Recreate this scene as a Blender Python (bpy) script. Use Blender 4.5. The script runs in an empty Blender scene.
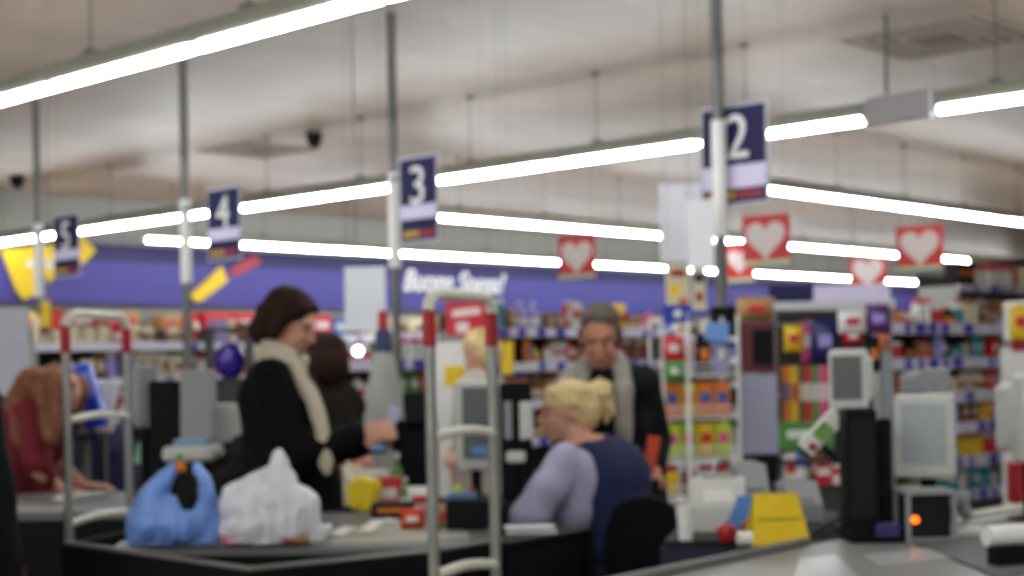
import bpy, bmesh, math, random
import numpy as np
from mathutils import Vector, Matrix, Euler, noise
rnd = random.Random(7)
C = bpy.context.scene.collection
S = bpy.context.scene
PI = math.pi
# ---------------------------------------------------------------- camera, world, exposure
FPX, CAMH, ROLL, HOR = 1500.0, 1.35, 0.02, 366.0
YAW = math.radians(43)
VF = Vector((math.cos(YAW), math.sin(YAW), 0))       # viewing direction on the floor plan
VR = Vector((math.sin(YAW), -math.cos(YAW), 0))      # to the right of it
CAM = Vector((0, 0, CAMH))
def at(px, py, Z):
    """world point seen at photo pixel (px,py) at distance Z"""
    xc, yc = (px-512)/FPX, (HOR-py)/FPX
    r = xc*math.cos(ROLL)+yc*math.sin(ROLL); u = -xc*math.sin(ROLL)+yc*math.cos(ROLL)
    return CAM + Z*(r*VR + VF + u*Vector((0, 0, 1)))
def ph(px, py, h):
    """world point on the horizontal plane z=h seen at photo pixel (px,py)"""
    xc, yc = (px-512)/FPX, (HOR-py)/FPX
    u = -xc*math.sin(ROLL)+yc*math.cos(ROLL)
    return at(px, py, (h-CAMH)/u)
def base(px, Z, z=0.0):
    p = at(px, HOR, Z); p.z = z; return p
def alongB(px, Y):
    p = at(px, HOR, 1.0); k = Y/p.y; return p.x*k
cam_d = bpy.data.cameras.new('camera'); cam = bpy.data.objects.new('camera', cam_d); C.objects.link(cam)
cam_d.sensor_width = 36; cam_d.lens = FPX/1024*36; cam_d.shift_y = 78/1024; cam_d.clip_start = .05; cam_d.clip_end = 200
xa = VR*math.cos(ROLL) - Vector((0, 0, 1))*math.sin(ROLL)
ya = VR*math.sin(ROLL) + Vector((0, 0, 1))*math.cos(ROLL)
M = Matrix((xa, ya, -VF)).transposed().to_4x4(); M.translation = CAM
cam.matrix_world = M
cam_d.dof.use_dof = True; cam_d.dof.focus_distance = 1.2; cam_d.dof.aperture_fstop = 7.0
S.camera = cam
w = bpy.data.worlds.new('world'); S.world = w; w.use_nodes = True
w.node_tree.nodes['Background'].inputs[0].default_value = (.9, .93, 1, 1)
w.node_tree.nodes['Background'].inputs[1].default_value = .15
S.view_settings.view_transform = 'Standard'; S.view_settings.look = 'None'
S.view_settings.exposure = 1.3; S.view_settings.gamma = 1.0; S.view_settings.use_curve_mapping = False
TUBE = 19.0
# ---------------------------------------------------------------- materials
def srgb(c):
    if isinstance(c, str): c = tuple(int(c[i:i+2], 16) for i in (0, 2, 4))
    return tuple((v/255/12.92 if v/255 <= .04045 else ((v/255+.055)/1.055)**2.4) for v in c)
_m = {}
def mat(name, col, rough=.5, metal=0, var=.08, scale=30, emit=0, trans=0, sub=0, coat=0, bump=0):
    if name in _m: return _m[name]
    m = bpy.data.materials.new(name); m.use_nodes = True; nt = m.node_tree; b = nt.nodes['Principled BSDF']
    c = srgb(col)
    b.inputs['Roughness'].default_value = rough; b.inputs['Metallic'].default_value = metal
    b.inputs['Base Color'].default_value = (*c, 1)
    if max(c) < .03: b.inputs['Specular IOR Level'].default_value = .2; b.inputs['Roughness'].default_value = max(rough, .6)
    if emit:
        b.inputs['Emission Color'].default_value = (*c, 1); b.inputs['Emission Strength'].default_value = emit
    elif var:
        tc = nt.nodes.new('ShaderNodeTexCoord'); n = nt.nodes.new('ShaderNodeTexNoise'); n.inputs['Scale'].default_value = scale
        mx = nt.nodes.new('ShaderNodeMix'); mx.data_type = 'RGBA'
        mx.inputs[6].default_value = (*[max(0, v*(1-var)) for v in c], 1); mx.inputs[7].default_value = (*[min(1, v*(1+var)) for v in c], 1)
        nt.links.new(tc.outputs['Object'], n.inputs['Vector']); nt.links.new(n.outputs[0], mx.inputs[0]); nt.links.new(mx.outputs[2], b.inputs['Base Color'])
        if bump:
            bp = nt.nodes.new('ShaderNodeBump'); bp.inputs['Strength'].default_value = bump; bp.inputs['Distance'].default_value = .01
            nt.links.new(n.outputs[0], bp.inputs['Height']); nt.links.new(bp.outputs[0], b.inputs['Normal'])
    if trans: b.inputs['Transmission Weight'].default_value = trans
    if sub: b.inputs['Subsurface Weight'].default_value = sub; b.inputs['Subsurface Scale'].default_value = .01
    if coat: b.inputs['Coat Weight'].default_value = coat
    _m[name] = m; return m
M_white = mat('white_plastic', 'f0eeea', .4); M_cream = mat('cream_plastic', 'e2dfcf', .4)
M_black = mat('black_laminate', '060608', .5); M_blk2 = mat('black_plastic', '040405', .45)
M_steel = mat('brushed_steel', 'b2b2ac', .35, .85); M_pole = mat('grey_pole_paint', '6e6d6a', .45, .3)
M_grey = mat('grey_worktop', '6e6e6c', .4, 0, .06, 12); M_lgrey = mat('light_grey_plastic', 'd6d6d0', .5)
M_mgrey = mat('mid_grey_plastic', '9a9c9c', .5); M_red = mat('red_plastic', 'a81420', .4); M_navy = mat('navy_board', '17134a', .7)
M_lil = mat('lilac_board_and_glare', 'ded4f0', .5); M_yel = mat('yellow_board', 'f2cc10', .5); M_bluebag = mat('blue_bag_plastic', '6f93dc', .35, trans=.15)
M_rim = mat('pale_metal_edging', '7d7b76', .4, .4); M_wire = mat('suspension_wire', '6a6864', .5, .5)
M_screen = mat('dark_screen', '6d716f', .2); M_screen2 = mat('pale_screen', 'b4bcbc', .25)
M_skin = mat('skin', 'd7a088', .5, sub=.1, var=.05); M_skin2 = mat('ruddy_skin', 'c88a70', .5, sub=.1, var=.05)
M_eye = mat('eye_white', 'a09890', .3); M_iris = mat('iris_dark', '2a1c14', .3); M_lip = mat('lips', 'b06058', .4)
# ---------------------------------------------------------------- mesh builder
class MB:
    def __init__(s): s.v = []; s.f = []; s.mi = []; s.m = 0
    def _add(s, vs, fs):
        o = len(s.v); s.v += [Vector(v) for v in vs]; s.f += [tuple(i+o for i in f) for f in fs]; s.mi += [s.m]*len(fs); return s
    def mat(s, i): s.m = i; return s
    def box(s, c, d, rot=None, bev=0):
        x, y, z = d[0]/2, d[1]/2, d[2]/2; R = (rot.to_matrix() if isinstance(rot, Euler) else rot) if rot else Matrix.Identity(3); c = Vector(c)
        if bev:
            bm = bmesh.new(); bmesh.ops.create_cube(bm, size=1)
            for v in bm.verts: v.co = Vector((v.co.x*d[0], v.co.y*d[1], v.co.z*d[2]))
            bmesh.ops.bevel(bm, geom=bm.edges[:], offset=min(bev, min(d)*.45), segments=2, affect='EDGES', profile=.5)
            bm.verts.index_update()
            s._add([R@v.co+c for v in bm.verts], [[v.index for v in f.verts] for f in bm.faces]); bm.free(); return s
        p = [Vector((a, b, e)) for e in (-z, z) for a, b in ((-x, -y), (x, -y), (x, y), (-x, y))]
        return s._add([R@q+c for q in p], [(3, 2, 1, 0), (4, 5, 6, 7), (0, 1, 5, 4), (1, 2, 6, 5), (2, 3, 7, 6), (3, 0, 4, 7)])
    def tube(s, pts, r, n=10, cap=True):
        pts = [Vector(p) for p in pts]; rs = r if isinstance(r, (list, tuple)) else [r]*len(pts); vs = []; fs = []
        for i, p in enumerate(pts):
            t = (pts[min(i+1, len(pts)-1)]-pts[max(i-1, 0)]).normalized()
            a = t.cross(Vector((0, 0, 1))) if abs(t.z) < .95 else t.cross(Vector((1, 0, 0)))
            a.normalize(); b = t.cross(a)
            vs += [p + rs[i]*(math.cos(2*PI*k/n)*a + math.sin(2*PI*k/n)*b) for k in range(n)]
        for i in range(len(pts)-1):
            for k in range(n):
                q = (k+1) % n; fs.append((i*n+k, i*n+q, (i+1)*n+q, (i+1)*n+k))
        if cap: fs.append(tuple(range(n-1, -1, -1))); fs.append(tuple((len(pts)-1)*n+k for k in range(n)))
        return s._add(vs, fs)
    def lathe(s, prof, c=(0, 0, 0), n=16):
        c = Vector(c); vs = [c+Vector((r*math.cos(2*PI*k/n), r*math.sin(2*PI*k/n), z)) for r, z in prof for k in range(n)]; fs = []
        for i in range(len(prof)-1):
            for k in range(n):
                q = (k+1) % n; fs.append((i*n+k, i*n+q, (i+1)*n+q, (i+1)*n+k))
        fs.append(tuple(range(n-1, -1, -1))); fs.append(tuple((len(prof)-1)*n+k for k in range(n)))
        return s._add(vs, fs)
    def prism(s, poly, z0, z1):
        """polygon of (x,y) extruded from z0 to z1"""
        n = len(poly)
        a = sum(poly[i][0]*poly[(i+1) % n][1]-poly[(i+1) % n][0]*poly[i][1] for i in range(n))
        if a < 0: poly = poly[::-1]
        vs = [(p[0], p[1], z0) for p in poly]+[(p[0], p[1], z1) for p in poly]
        return s._add(vs, [tuple(range(n-1, -1, -1)), tuple(range(n, 2*n))]+[(i, (i+1) % n, n+(i+1) % n, n+i) for i in range(n)])
    def plate(s, poly, t, o=(0, 0, 0), y=0):
        """polygon of (x,z) extruded by thickness t along y, front face at y"""
        n = len(poly); a = sum(poly[i][0]*poly[(i+1) % n][1]-poly[(i+1) % n][0]*poly[i][1] for i in range(n))
        if a < 0: poly = poly[::-1]
        vs = [(p[0], y, p[1]) for p in poly]+[(p[0], y+t, p[1]) for p in poly]
        return s._add([Vector(v)+Vector(o) for v in vs], [tuple(range(n)), tuple(range(2*n-1, n-1, -1))]+[(i, n+i, n+(i+1) % n, (i+1) % n) for i in range(n)])
    def ball(s, c, r, n=10):
        c = Vector(c); rr = r if isinstance(r, (tuple, list)) else (r, r, r)
        bm = bmesh.new(); bmesh.ops.create_icosphere(bm, subdivisions=2, radius=1); bm.verts.index_update()
        s._add([Vector((v.co.x*rr[0], v.co.y*rr[1], v.co.z*rr[2]))+c for v in bm.verts], [[v.index for v in f.verts] for f in bm.faces]); bm.free(); return s
    def mesh(s, name, mats, smooth=False):
        me = bpy.data.meshes.new(name); me.from_pydata([tuple(v) for v in s.v], [], s.f)
        for m in (mats if isinstance(mats, (list, tuple)) else [mats]): me.materials.append(m)
        me.polygons.foreach_set('material_index', s.mi)
        if smooth:
            me.polygons.foreach_set('use_smooth', [True]*len(me.polygons))
            try: me.set_sharp_from_angle(angle=math.radians(40))
            except Exception: pass
        me.update(); return me
    def build(s, name, mats, parent=None, smooth=False, loc=None, rz=None):
        o = bpy.data.objects.new(name, s.mesh(name, mats, smooth)); C.objects.link(o)
        if parent: o.parent = parent
        if loc is not None: o.location = loc
        if rz is not None: o.rotation_euler.z = rz
        return o
def tag(o, label, cat, group=None):
    o['label'] = label; o['category'] = cat
    if group: o['group'] = group
    return o
def struct(o, label=None):
    o['kind'] = 'structure'
    if label: o['label'] = label
    return o
def thing(name, label, cat, loc=(0, 0, 0), rz=0, group=None):
    o = bpy.data.objects.new(name, None); C.objects.link(o); o.location = loc; o.rotation_euler.z = rz; o.empty_display_size = .1
    return tag(o, label, cat, group)
def copy_tree(o, parent=None):
    c = o.copy(); C.objects.link(c)
    if parent: c.parent = parent
    for ch in list(o.children): copy_tree(ch, c)
    return c
RZV = YAW-PI/2        # turns local x to the camera's right and local y to its forward
RZB = 0.0             # local x along the lanes
RZA = PI/2
# ---------------------------------------------------------------- the hall
CEIL = CAMH+2.47; LH = CAMH+1.75
def room():
    x0, x1, y0, y1 = -8, 46, -10, 18.6
    m = bpy.data.materials.new('ceiling_panels'); m.use_nodes = True; nt = m.node_tree; b = nt.nodes['Principled BSDF']; b.inputs['Roughness'].default_value = .45
    tc = nt.nodes.new('ShaderNodeTexCoord'); mp = nt.nodes.new('ShaderNodeMapping'); mp.inputs['Scale'].default_value = (1, 1.6, 1)
    n = nt.nodes.new('ShaderNodeTexNoise'); n.inputs['Scale'].default_value = .8; n.inputs['Detail'].default_value = 6
    r = nt.nodes.new('ShaderNodeValToRGB'); r.color_ramp.elements[0].position = .3; r.color_ramp.elements[0].color = (*srgb('9c8672'), 1); r.color_ramp.elements[1].position = .72; r.color_ramp.elements[1].color = (*srgb('ac9884'), 1)
    br = nt.nodes.new('ShaderNodeTexBrick'); br.inputs['Scale'].default_value = 1; br.inputs['Brick Width'].default_value = 2.4; br.inputs['Row Height'].default_value = 1.2; br.inputs['Mortar Size'].default_value = .012; br.offset = 0
    br.inputs['Color1'].default_value = br.inputs['Color2'].default_value = (1, 1, 1, 1); br.inputs['Mortar'].default_value = (.82, .8, .78, 1)
    mu = nt.nodes.new('ShaderNodeMix'); mu.data_type = 'RGBA'; mu.blend_type = 'MULTIPLY'; mu.inputs[0].default_value = 1
    L = nt.links.new; L(tc.outputs['Object'], mp.inputs[0]); L(mp.outputs[0], n.inputs['Vector']); L(n.outputs[0], r.inputs[0]); L(tc.outputs['Object'], br.inputs['Vector'])
    n2 = nt.nodes.new('ShaderNodeTexNoise'); n2.inputs['Scale'].default_value = 2.6; L(mp.outputs[0], n2.inputs['Vector'])
    r2 = nt.nodes.new('ShaderNodeValToRGB'); r2.color_ramp.elements[0].position = .66; r2.color_ramp.elements[0].color = (1, 1, 1, 1); r2.color_ramp.elements[1].position = .74; r2.color_ramp.elements[1].color = (1.25, 1.24, 1.24, 1)
    L(n2.outputs[0], r2.inputs[0]); m2 = nt.nodes.new('ShaderNodeMix'); m2.data_type = 'RGBA'; m2.blend_type = 'MULTIPLY'; m2.inputs[0].default_value = 1
    L(r.outputs[0], mu.inputs[6]); L(br.outputs[0], mu.inputs[7]); L(mu.outputs[2], m2.inputs[6]); L(r2.outputs[0], m2.inputs[7]); L(m2.outputs[2], b.inputs['Base Color'])
    struct(MB().box(((x0+x1)/2, (y0+y1)/2, CEIL+.1), (x1-x0, y1-y0, .2)).build('ceiling', m), 'beige panelled supermarket ceiling')
    f = bpy.data.materials.new('floor_tiles'); f.use_nodes = True; nt = f.node_tree; b = nt.nodes['Principled BSDF']; b.inputs['Roughness'].default_value = .3
    tc = nt.nodes.new('ShaderNodeTexCoord'); br = nt.nodes.new('ShaderNodeTexBrick'); br.offset = 0; br.inputs['Scale'].default_value = 1; br.inputs['Brick Width'].default_value = .4; br.inputs['Row Height'].default_value = .4; br.inputs['Mortar Size'].default_value = .005
    br.inputs['Color1'].default_value = (*srgb('88827a'), 1); br.inputs['Color2'].default_value = (*srgb('928c84'), 1); br.inputs['Mortar'].default_value = (*srgb('77726c'), 1)
    nt.links.new(tc.outputs['Object'], br.inputs['Vector']); nt.links.new(br.outputs[0], b.inputs['Base Color'])
    struct(MB().box(((x0+x1)/2, (y0+y1)/2, -.1), (x1-x0, y1-y0, .2)).build('floor', f), 'pale tiled floor')
    wm = mat('grey_wall_paint', '8f8c86', .8, var=.04, scale=2); wb = mat('pale_wall_paint', 'bfb9b2', .8, var=.04, scale=2)
    struct(MB().box(((x0+x1)/2, y1+.1, CEIL/2), (x1-x0, .2, CEIL)).build('wall_back', wm), 'grey back wall above the shelves')
    struct(MB().box(((x0+x1)/2, y0-.1, CEIL/2), (x1-x0, .2, CEIL)).build('wall_front', wb))
    struct(MB().box((x0-.1, (y0+y1)/2, CEIL/2), (.2, y1-y0, CEIL)).build('wall_left', wb))
    struct(MB().box((x1+.1, (y0+y1)/2, CEIL/2), (.2, y1-y0, CEIL)).build('wall_right', wb))
    # the violet band over the wall shelving: panel boards with a darker top edge
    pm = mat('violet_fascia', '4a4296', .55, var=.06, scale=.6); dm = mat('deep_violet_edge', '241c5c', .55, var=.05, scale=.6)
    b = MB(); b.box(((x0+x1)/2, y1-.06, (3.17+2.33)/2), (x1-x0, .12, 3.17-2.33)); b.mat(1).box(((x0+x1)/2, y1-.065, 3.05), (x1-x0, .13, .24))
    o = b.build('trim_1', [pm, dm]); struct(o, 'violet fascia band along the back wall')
room()
# ---------------------------------------------------------------- luminaires
M_tube = mat('lit_tube', 'f4fbff', .4, emit=TUBE); M_house = mat('olive_grey_housing', 'a3a192', .5, .1)
def make_lamp():
    t = thing('tube_lamp', 'x', 'ceiling light')
    b = MB(); b.plate([(-.017, .02), (.017, .02), (.019, .06), (.017, .125), (-.017, .125), (-.019, .06)], 1.5, y=-.75); h = b.build('housing', M_house, t)
    b = MB(); b.tube([(0, -.722, -.008), (0, .722, -.008)], .0255, 12); b.build('tube', M_tube, t, True)
    for sy in (-1, 1): MB().box((0, sy*.736, .0), (.04, .026, .045)).build('socket', M_lgrey, t)
    b = MB(); b.tube([(0, .3, .12), (0, .3, CEIL-LH)], .005, 6); b.box((0, .3, .135), (.06, .08, .02)); b.box((0, .3, CEIL-LH-.01), (.05, .05, .02)); b.build('hanger', M_wire, t)
    return t
lamp0 = make_lamp(); first = True
def lamp(x, y, rz, label, group, hang=True):
    global first
    o = lamp0 if first else copy_tree(lamp0); first = False
    o.location = (x, y, LH); o.rotation_euler.z = rz; o['label'] = label; o['group'] = group
    return o
def rowA(X, ya, yb, label, group, skip=()):
    y = ya; k = 0
    while y < yb:
        if k not in skip: lamp(X, y+.75, 0, label, group)
        y += 1.5; k += 1
def rowB(Y, xa, xb, label, group):
    x = xa
    while x < xb:
        lamp(x+.75, Y, PI/2, label, group); x += 1.5
yS1 = at(195, 50, 1); 
# joint of the near row seen at px 195, of the second row at px 547 and its gap at 867..934
def yonX(px, X, py=HOR):
    p = at(px, py, 1.0); return p.y*X/p.x
j1 = yonX(197, 4.76, 47); rowA(4.76, j1-7.5, j1+6.0, 'long white fluorescent lamp of the nearest hanging row, top left', 'lamps of the nearest row')
gA, gB = yonX(936, 9.8, 110), yonX(866, 9.8, 124)
y = gA
for k in range(3): lamp(9.8, gA-.75-1.5*k, 0, 'white fluorescent lamp right of the gap in the second row', 'lamps right of the gap')
for k in range(12):
    y0_ = gB+1.5*k; L_ = min(1.5, 18.45-y0_)
    if L_ > .3: lamp(9.8, y0_+L_/2, 0, 'white fluorescent lamp left of the gap in the second row', 'lamps left of the gap').scale.y = L_/1.5
g = MB(); g.box((0, 0, .05), (.08, gB-gA-.04, .2), bev=.01).build('blank_lamp_housing', mat('pale_housing', 'c8c4c8', .5))
o = bpy.data.objects['blank_lamp_housing']; o.location = (9.8, (gA+gB)/2, LH); tag(o, 'unlit pale grey housing closing the gap in the second lamp row', 'lamp housing')
b = MB(); b.tube([(0, 0, 0), (0, 0, CEIL-LH-.15)], .014, 8); b.build('mounting_rod', M_pole, o, loc=(0, .1, .15))
rowB(8.5, 12.4, 30, 'white fluorescent lamp of the highest row over the aisles at right', 'lamps over the right aisles')
rowB(12.5, 12.1, 25.3, 'white fluorescent lamp of the middle row over the aisles', 'lamps over the middle aisle')
rowB(16.8, 11.05, 36.5, 'white fluorescent lamp of the lowest row along the violet wall', 'lamps along the violet wall')
for X in (-.5, -5.4):
    y = -8
    while y < 12: lamp(X, y, 0, 'white fluorescent lamp hanging behind the viewpoint', 'lamps behind the viewpoint'); y += 1.5
y = j1-7.5-1.5
while y > -9: lamp(4.76, y+.75, 0, 'long white fluorescent lamp of the nearest hanging row, top left', 'lamps of the nearest row'); y -= 1.5
# each lamp is told apart by its place along its row, counted from the left of the picture
def proj(o):
    v = o.location-CAM; d = v.dot(VF); return (512+FPX*v.dot(VR)/d) if d > .5 else -9e3
ORDN = 'first second third fourth fifth sixth seventh eighth ninth tenth eleventh twelfth thirteenth fourteenth fifteenth sixteenth seventeenth eighteenth nineteenth twentieth'.split()
rows_ = {}
for o in C.objects:
    if o.get('category') == 'ceiling light': rows_.setdefault(o['group'], []).append(o)
for gname, L_ in rows_.items():
    ins = sorted([o for o in L_ if -60 < proj(o) < 1090], key=proj)
    for k, o in enumerate(ins): o['label'] = 'white tube lamp, %s from the left among the %s' % (ORDN[min(k, 19)], gname)
    for k, o in enumerate([o for o in L_ if o not in ins]): o['label'] = 'white tube lamp out of view, one of the %s' % gname
# ---------------------------------------------------------------- ceiling fittings
def diffuser(px, py, half, label):
    p = ph(px, py, CEIL); t = thing('ceiling_diffuser', label, 'air vent', (p.x, p.y, CEIL), 0)
    fm = mat('diffuser_frame', 'a89a8e', .6); dk = mat('diffuser_recess', '6f6256', .8)
    b = MB()
    MB().box((0, 0, -.005), (half*2, half*2, .01)).build('frame', fm, t)
    for k in range(3):
        a = half*(.9-k*.2); c = a-half*.07; z = -.0125
        b = MB()
        for sx, sy, dx, dy in ((0, 1, 2*a, a-c), (0, -1, 2*a, a-c), (1, 0, a-c, 2*c), (-1, 0, a-c, 2*c)):
            b.box((sx*(a+c)/2, sy*(a+c)/2, z), (dx, dy, .005), bev=0)
        b.build('slot', dk, t)
    MB().box((0, 0, -.013), (half*.62, half*.62, .006)).build('grille', dk, t)
diffuser(938, 38, .6, 'large square air diffuser in the ceiling at top right')
diffuser(258, 150, .5, 'square air diffuser in the ceiling above the lane four sign')
for px, py, lab in ((314, 133, 'small black dome camera under the ceiling right of lane four sign'), (17, 176, 'small black dome camera under the ceiling at far left')):
    p = ph(px, py, CEIL); t = thing('dome_camera', lab, 'security camera', (p.x, p.y, CEIL))
    MB().lathe([(.09, 0), (.09, -.03), (.085, -.05)]).build('mount', M_blk2, t)
    MB().lathe([(.08, -.05), (.078, -.09), (.06, -.13), (.03, -.155), (.005, -.16)]).build('dome', M_blk2, t, True)
# ---------------------------------------------------------------- text helper
def text_mesh(body, size, depth, m, name, parent, loc, rot, shear=0, align='CENTER', sx=1):
    cu = bpy.data.curves.new(name, 'FONT'); cu.body = body; cu.size = size; cu.extrude = depth; cu.align_x = align; cu.align_y = 'CENTER'; cu.shear = shear; cu.offset = size*(.0 if len(body) < 2 else .02)
    o = bpy.data.objects.new(name, cu); C.objects.link(o); bpy.context.view_layer.update()
    me = bpy.data.meshes.new_from_object(o.evaluated_get(bpy.context.evaluated_depsgraph_get())); bpy.data.objects.remove(o)
    me.materials.clear(); me.materials.append(m)
    o = bpy.data.objects.new(name, me); C.objects.link(o); o.parent = parent; o.location = loc; o.rotation_euler = rot; o.scale = (sx, 1, 1); return o
# ---------------------------------------------------------------- lane poles and number signs
# A row direction: seen from the camera the sign faces look along -x ; local x of a sign = towards -Y (right), normal = -X
RZS = -PI/2
SIGNLAB = {'2': 'largest dark blue lane sign, number two, behind the rightmost pole', '3': 'dark blue lane sign, number three, right of the middle pole', '4': 'dark blue lane sign, number four, above the dark haired woman', '5': 'smallest dark blue lane sign, number five, at far left'}
def lane(px, py_top, py_bot, pxl, pxr, digit, words, Z, poletop_lab):
    b0 = base(px+.02*(HOR-(py_top+py_bot)/2)*1.0, Z)
    t = thing('lane_pole', 'slim grey pole from floor to ceiling beside the %s sign' % words, 'pole', b0)
    MB().tube([(0, 0, .02), (0, 0, CEIL-.01)], .033, 12).build('pole', M_pole, t, True)
    MB().lathe([(.09, 0), (.09, .015), (.04, .03)]).build('foot', M_pole, t)
    s = FPX/Z; h = HOR-.02*(px-512)
    zt = CAMH+(h-py_top)/s; zb = CAMH+(h-py_bot)/s
    # white, slightly thicker section of the pole beside the sign
    MB().tube([(0, 0, 2.05), (0, 0, 2.70)], .042, 14).build('white_section', M_white, t, True)
    # sign hangs off the pole, plane parallel to the row of poles
    sxx = b0.x+(.075 if digit == '2' else -.05)
    def hit(a, c2):
        p = at(a, c2, 1.0); k = sxx/p.x; return Vector((p.x*k, p.y*k, CAMH+(p.z-CAMH)*k))
    pm, pt, pb = (py_top+py_bot)/2, hit((pxl+pxr)/2, py_top), hit((pxl+pxr)/2, py_bot); zt, zb = pt.z, pb.z
    c = hit((pxl+pxr)/2, pm); c.z = 0
    W = abs(hit(pxl, pm).y-hit(pxr, pm).y); H = zt-zb
    g = thing('lane_sign', SIGNLAB[digit], 'sign', (c.x, c.y, zb), RZS)
    MB().box((0, .0, H/2), (W, .02, H), bev=.004).build('board', M_navy, g)
    MB().box((0, -.002, H*.5), (W+.03, .008, H+.03)).build('clear_frame', mat('frosted_frame', 'b9b4c4', .3), g)
    if digit == '2':  # lilac band: tube lamp reflection on the board laid in as flat colour
        MB().box((0, -.012, H*.27), (W, .006, H*.24)).build('glare_band', M_lil, g)
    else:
        MB().box((0, -.0125, H*.345), (W, .006, H*.17)).build('glare_band', M_lil, g)
    b = MB(); b.box((-W*.2, -.0125, H*.08), (W*.42, .005, H*.07)); b.mat(1).box((W*.25, -.0125, H*.08), (W*.4, .005, H*.07)); b.build('footer_strip', [mat('ochre_print', 'd0a030', .5), mat('crimson_print', 'a02038', .5)], g)
    text_mesh(digit, H*.66, .003, M_white, 'numeral', g, (W*(.06 if digit == '2' else 0), -.014, H*(.645 if digit != '2' else .66)), (PI/2, 0, 0))
    # arms joining board to the pole
    d = (c.y-b0.y)
    b = MB(); b.box((d/2 if d > 0 else d/2, .03, H*.8), (abs(d)+.02, .04, .02)); b.build('arm', M_pole, g)
lane(719, 107, 203, 703, 766, '2', 'lane two', 8.4, '')
lane(394, 158, 240, 401, 437, '3', 'lane three', 10.4, '')
lane(185.5, 189, 258, 209, 240, '4', 'lane four', 11.7, '')
lane(38.5, 216, 275, 55, 79, '5', 'lane five', 13.4, '')
# ---------------------------------------------------------------- hanging heart signs
def heart_poly(w, n=24):
    out = []
    for k in range(n):
        a = 2*PI*k/n; x = 16*math.sin(a)**3; y = 13*math.cos(a)-5*math.cos(2*a)-2*math.cos(3*a)-math.cos(4*a); out.append((x/17*w, y/17*w))
    return out
M_hred = mat('bright_red_card', 'e2403c', .5); M_hw = mat('blush_white_print', 'f6e6e2', .5); M_hg = mat('pale_green_print', 'cfd8b4', .5)
def heart(px, py, wpx, hpx, Z, lab):
    c = at(px, py, Z); s = FPX/Z; W = wpx/s/.93; H = hpx/s
    g = thing('heart_sign', lab, 'sign', c, RZS+.12)
    MB().box((0, 0, 0), (W, .012, H)).build('card', M_hred, g)
    b = MB(); b.plate(heart_poly(W*.45), .003, (0, -.01, H*.04)); b.build('heart', M_hw, g)
    MB().box((0, -.008, -H*.45), (W, .004, H*.1)).build('strip', M_hg, g)
    b = MB()
    for sx in (-1, 1): b.tube([(sx*W*.4, 0, H/2), (sx*W*.4, 0, CEIL-c.z)], .0012, 5)
    b.build('hanger', M_wire, g)
heart(577, 257, 40, 43, 12.5, 'red hanging card with a white heart left of the blank posters')
heart(766, 240, 47, 50, 10, 'large red hanging card with a white heart just right of lane two pole')
heart(740, 262, 30, 40, 12.5, 'small red heart card half hidden behind the larger one')
heart(868, 272, 36, 30, 14, 'lowest and smallest red heart card above the framed display')
heart(920, 248, 44, 44, 10.8, 'rightmost red hanging card with a white heart')
# ---------------------------------------------------------------- hanging blank posters and boards
def board(name, px0, py0, px1, py1, Z, m, lab, cat='poster', hang=True, rz=None, th=.012):
    c = at((px0+px1)/2, (py0+py1)/2, Z); s = FPX/Z
    g = thing(name, lab, cat, c, RZV if rz is None else rz)
    W, H = (px1-px0)/s, (py1-py0)/s
    MB().box((0, 0, 0), (W, th, H), bev=.003).build('sheet', m, g)
    if hang:
        b = MB()
        for sx in (-1, 1): b.tube([(sx*W*.42, 0, H/2-.01), (sx*W*.42, 0, CEIL-c.z)], .0012, 5)
        b.build('hanger', M_wire, g)
    return g, W, H
M_post = mat('pale_lilac_paper', 'eceaf2', .6, var=.03); M_post2 = mat('white_paper', 'f4f4f8', .6, var=.03)
g, W, H = board('hanging_poster', 660, 183, 703, 262, 8.6, M_post, 'large pale lilac hanging poster left of the lane two pole')
g, W, H = board('hanging_poster', 687, 200, 714, 268, 8.2, M_post2, 'narrow white hanging sheet in front of the pale lilac poster')
g, W, H = board('hanging_poster', 345, 267, 386, 331, 9.2, mat('cool_white_paper', 'e2e4ea', .6, var=.03), 'blank pale grey hanging sheet left of the lane three pole')
g, W, H = board('flyer', 666, 264, 690, 310, 8.5, mat('cream_paper', 'd8cfae', .6), 'cream flyer with red and yellow prints under the lilac poster')
for x_, z_, w_, h_, m_ in ((0, H*.3, .6, .15, M_red), (-W*.15, -.02, .4, .25, M_yel), (W*.2, -H*.32, .35, .15, mat('orange_print', 'cf6030', .5))): MB().box((x_, -.009, z_), (W*w_, .003, H*h_)).build('print', m_, g)
g, W, H = board('flyer', 692, 267, 706, 310, 8.45, mat('cream_paper', 'd8cfae', .6), 'narrow cream flyer with dark and red prints beside the lane two pole')
MB().box((0, -.009, H*.25), (W*.7, .003, H*.2)).build('print', M_navy, g); MB().box((0, -.009, -H*.2), (W*.5, .003, H*.2)).build('print', M_red, g)
g, W, H = board('pillar_board', -12, 308, 30, 395, 8.8, mat('cool_white_board', 'bfc0cc', .6), 'white blank board standing at the far left edge', 'board', False)
MB().box((0, .0, -H/2-.5*(at(9, 395, 8.8).z)), (.05, .04, at(9, 395, 8.8).z)).build('post', M_pole, g)
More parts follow.
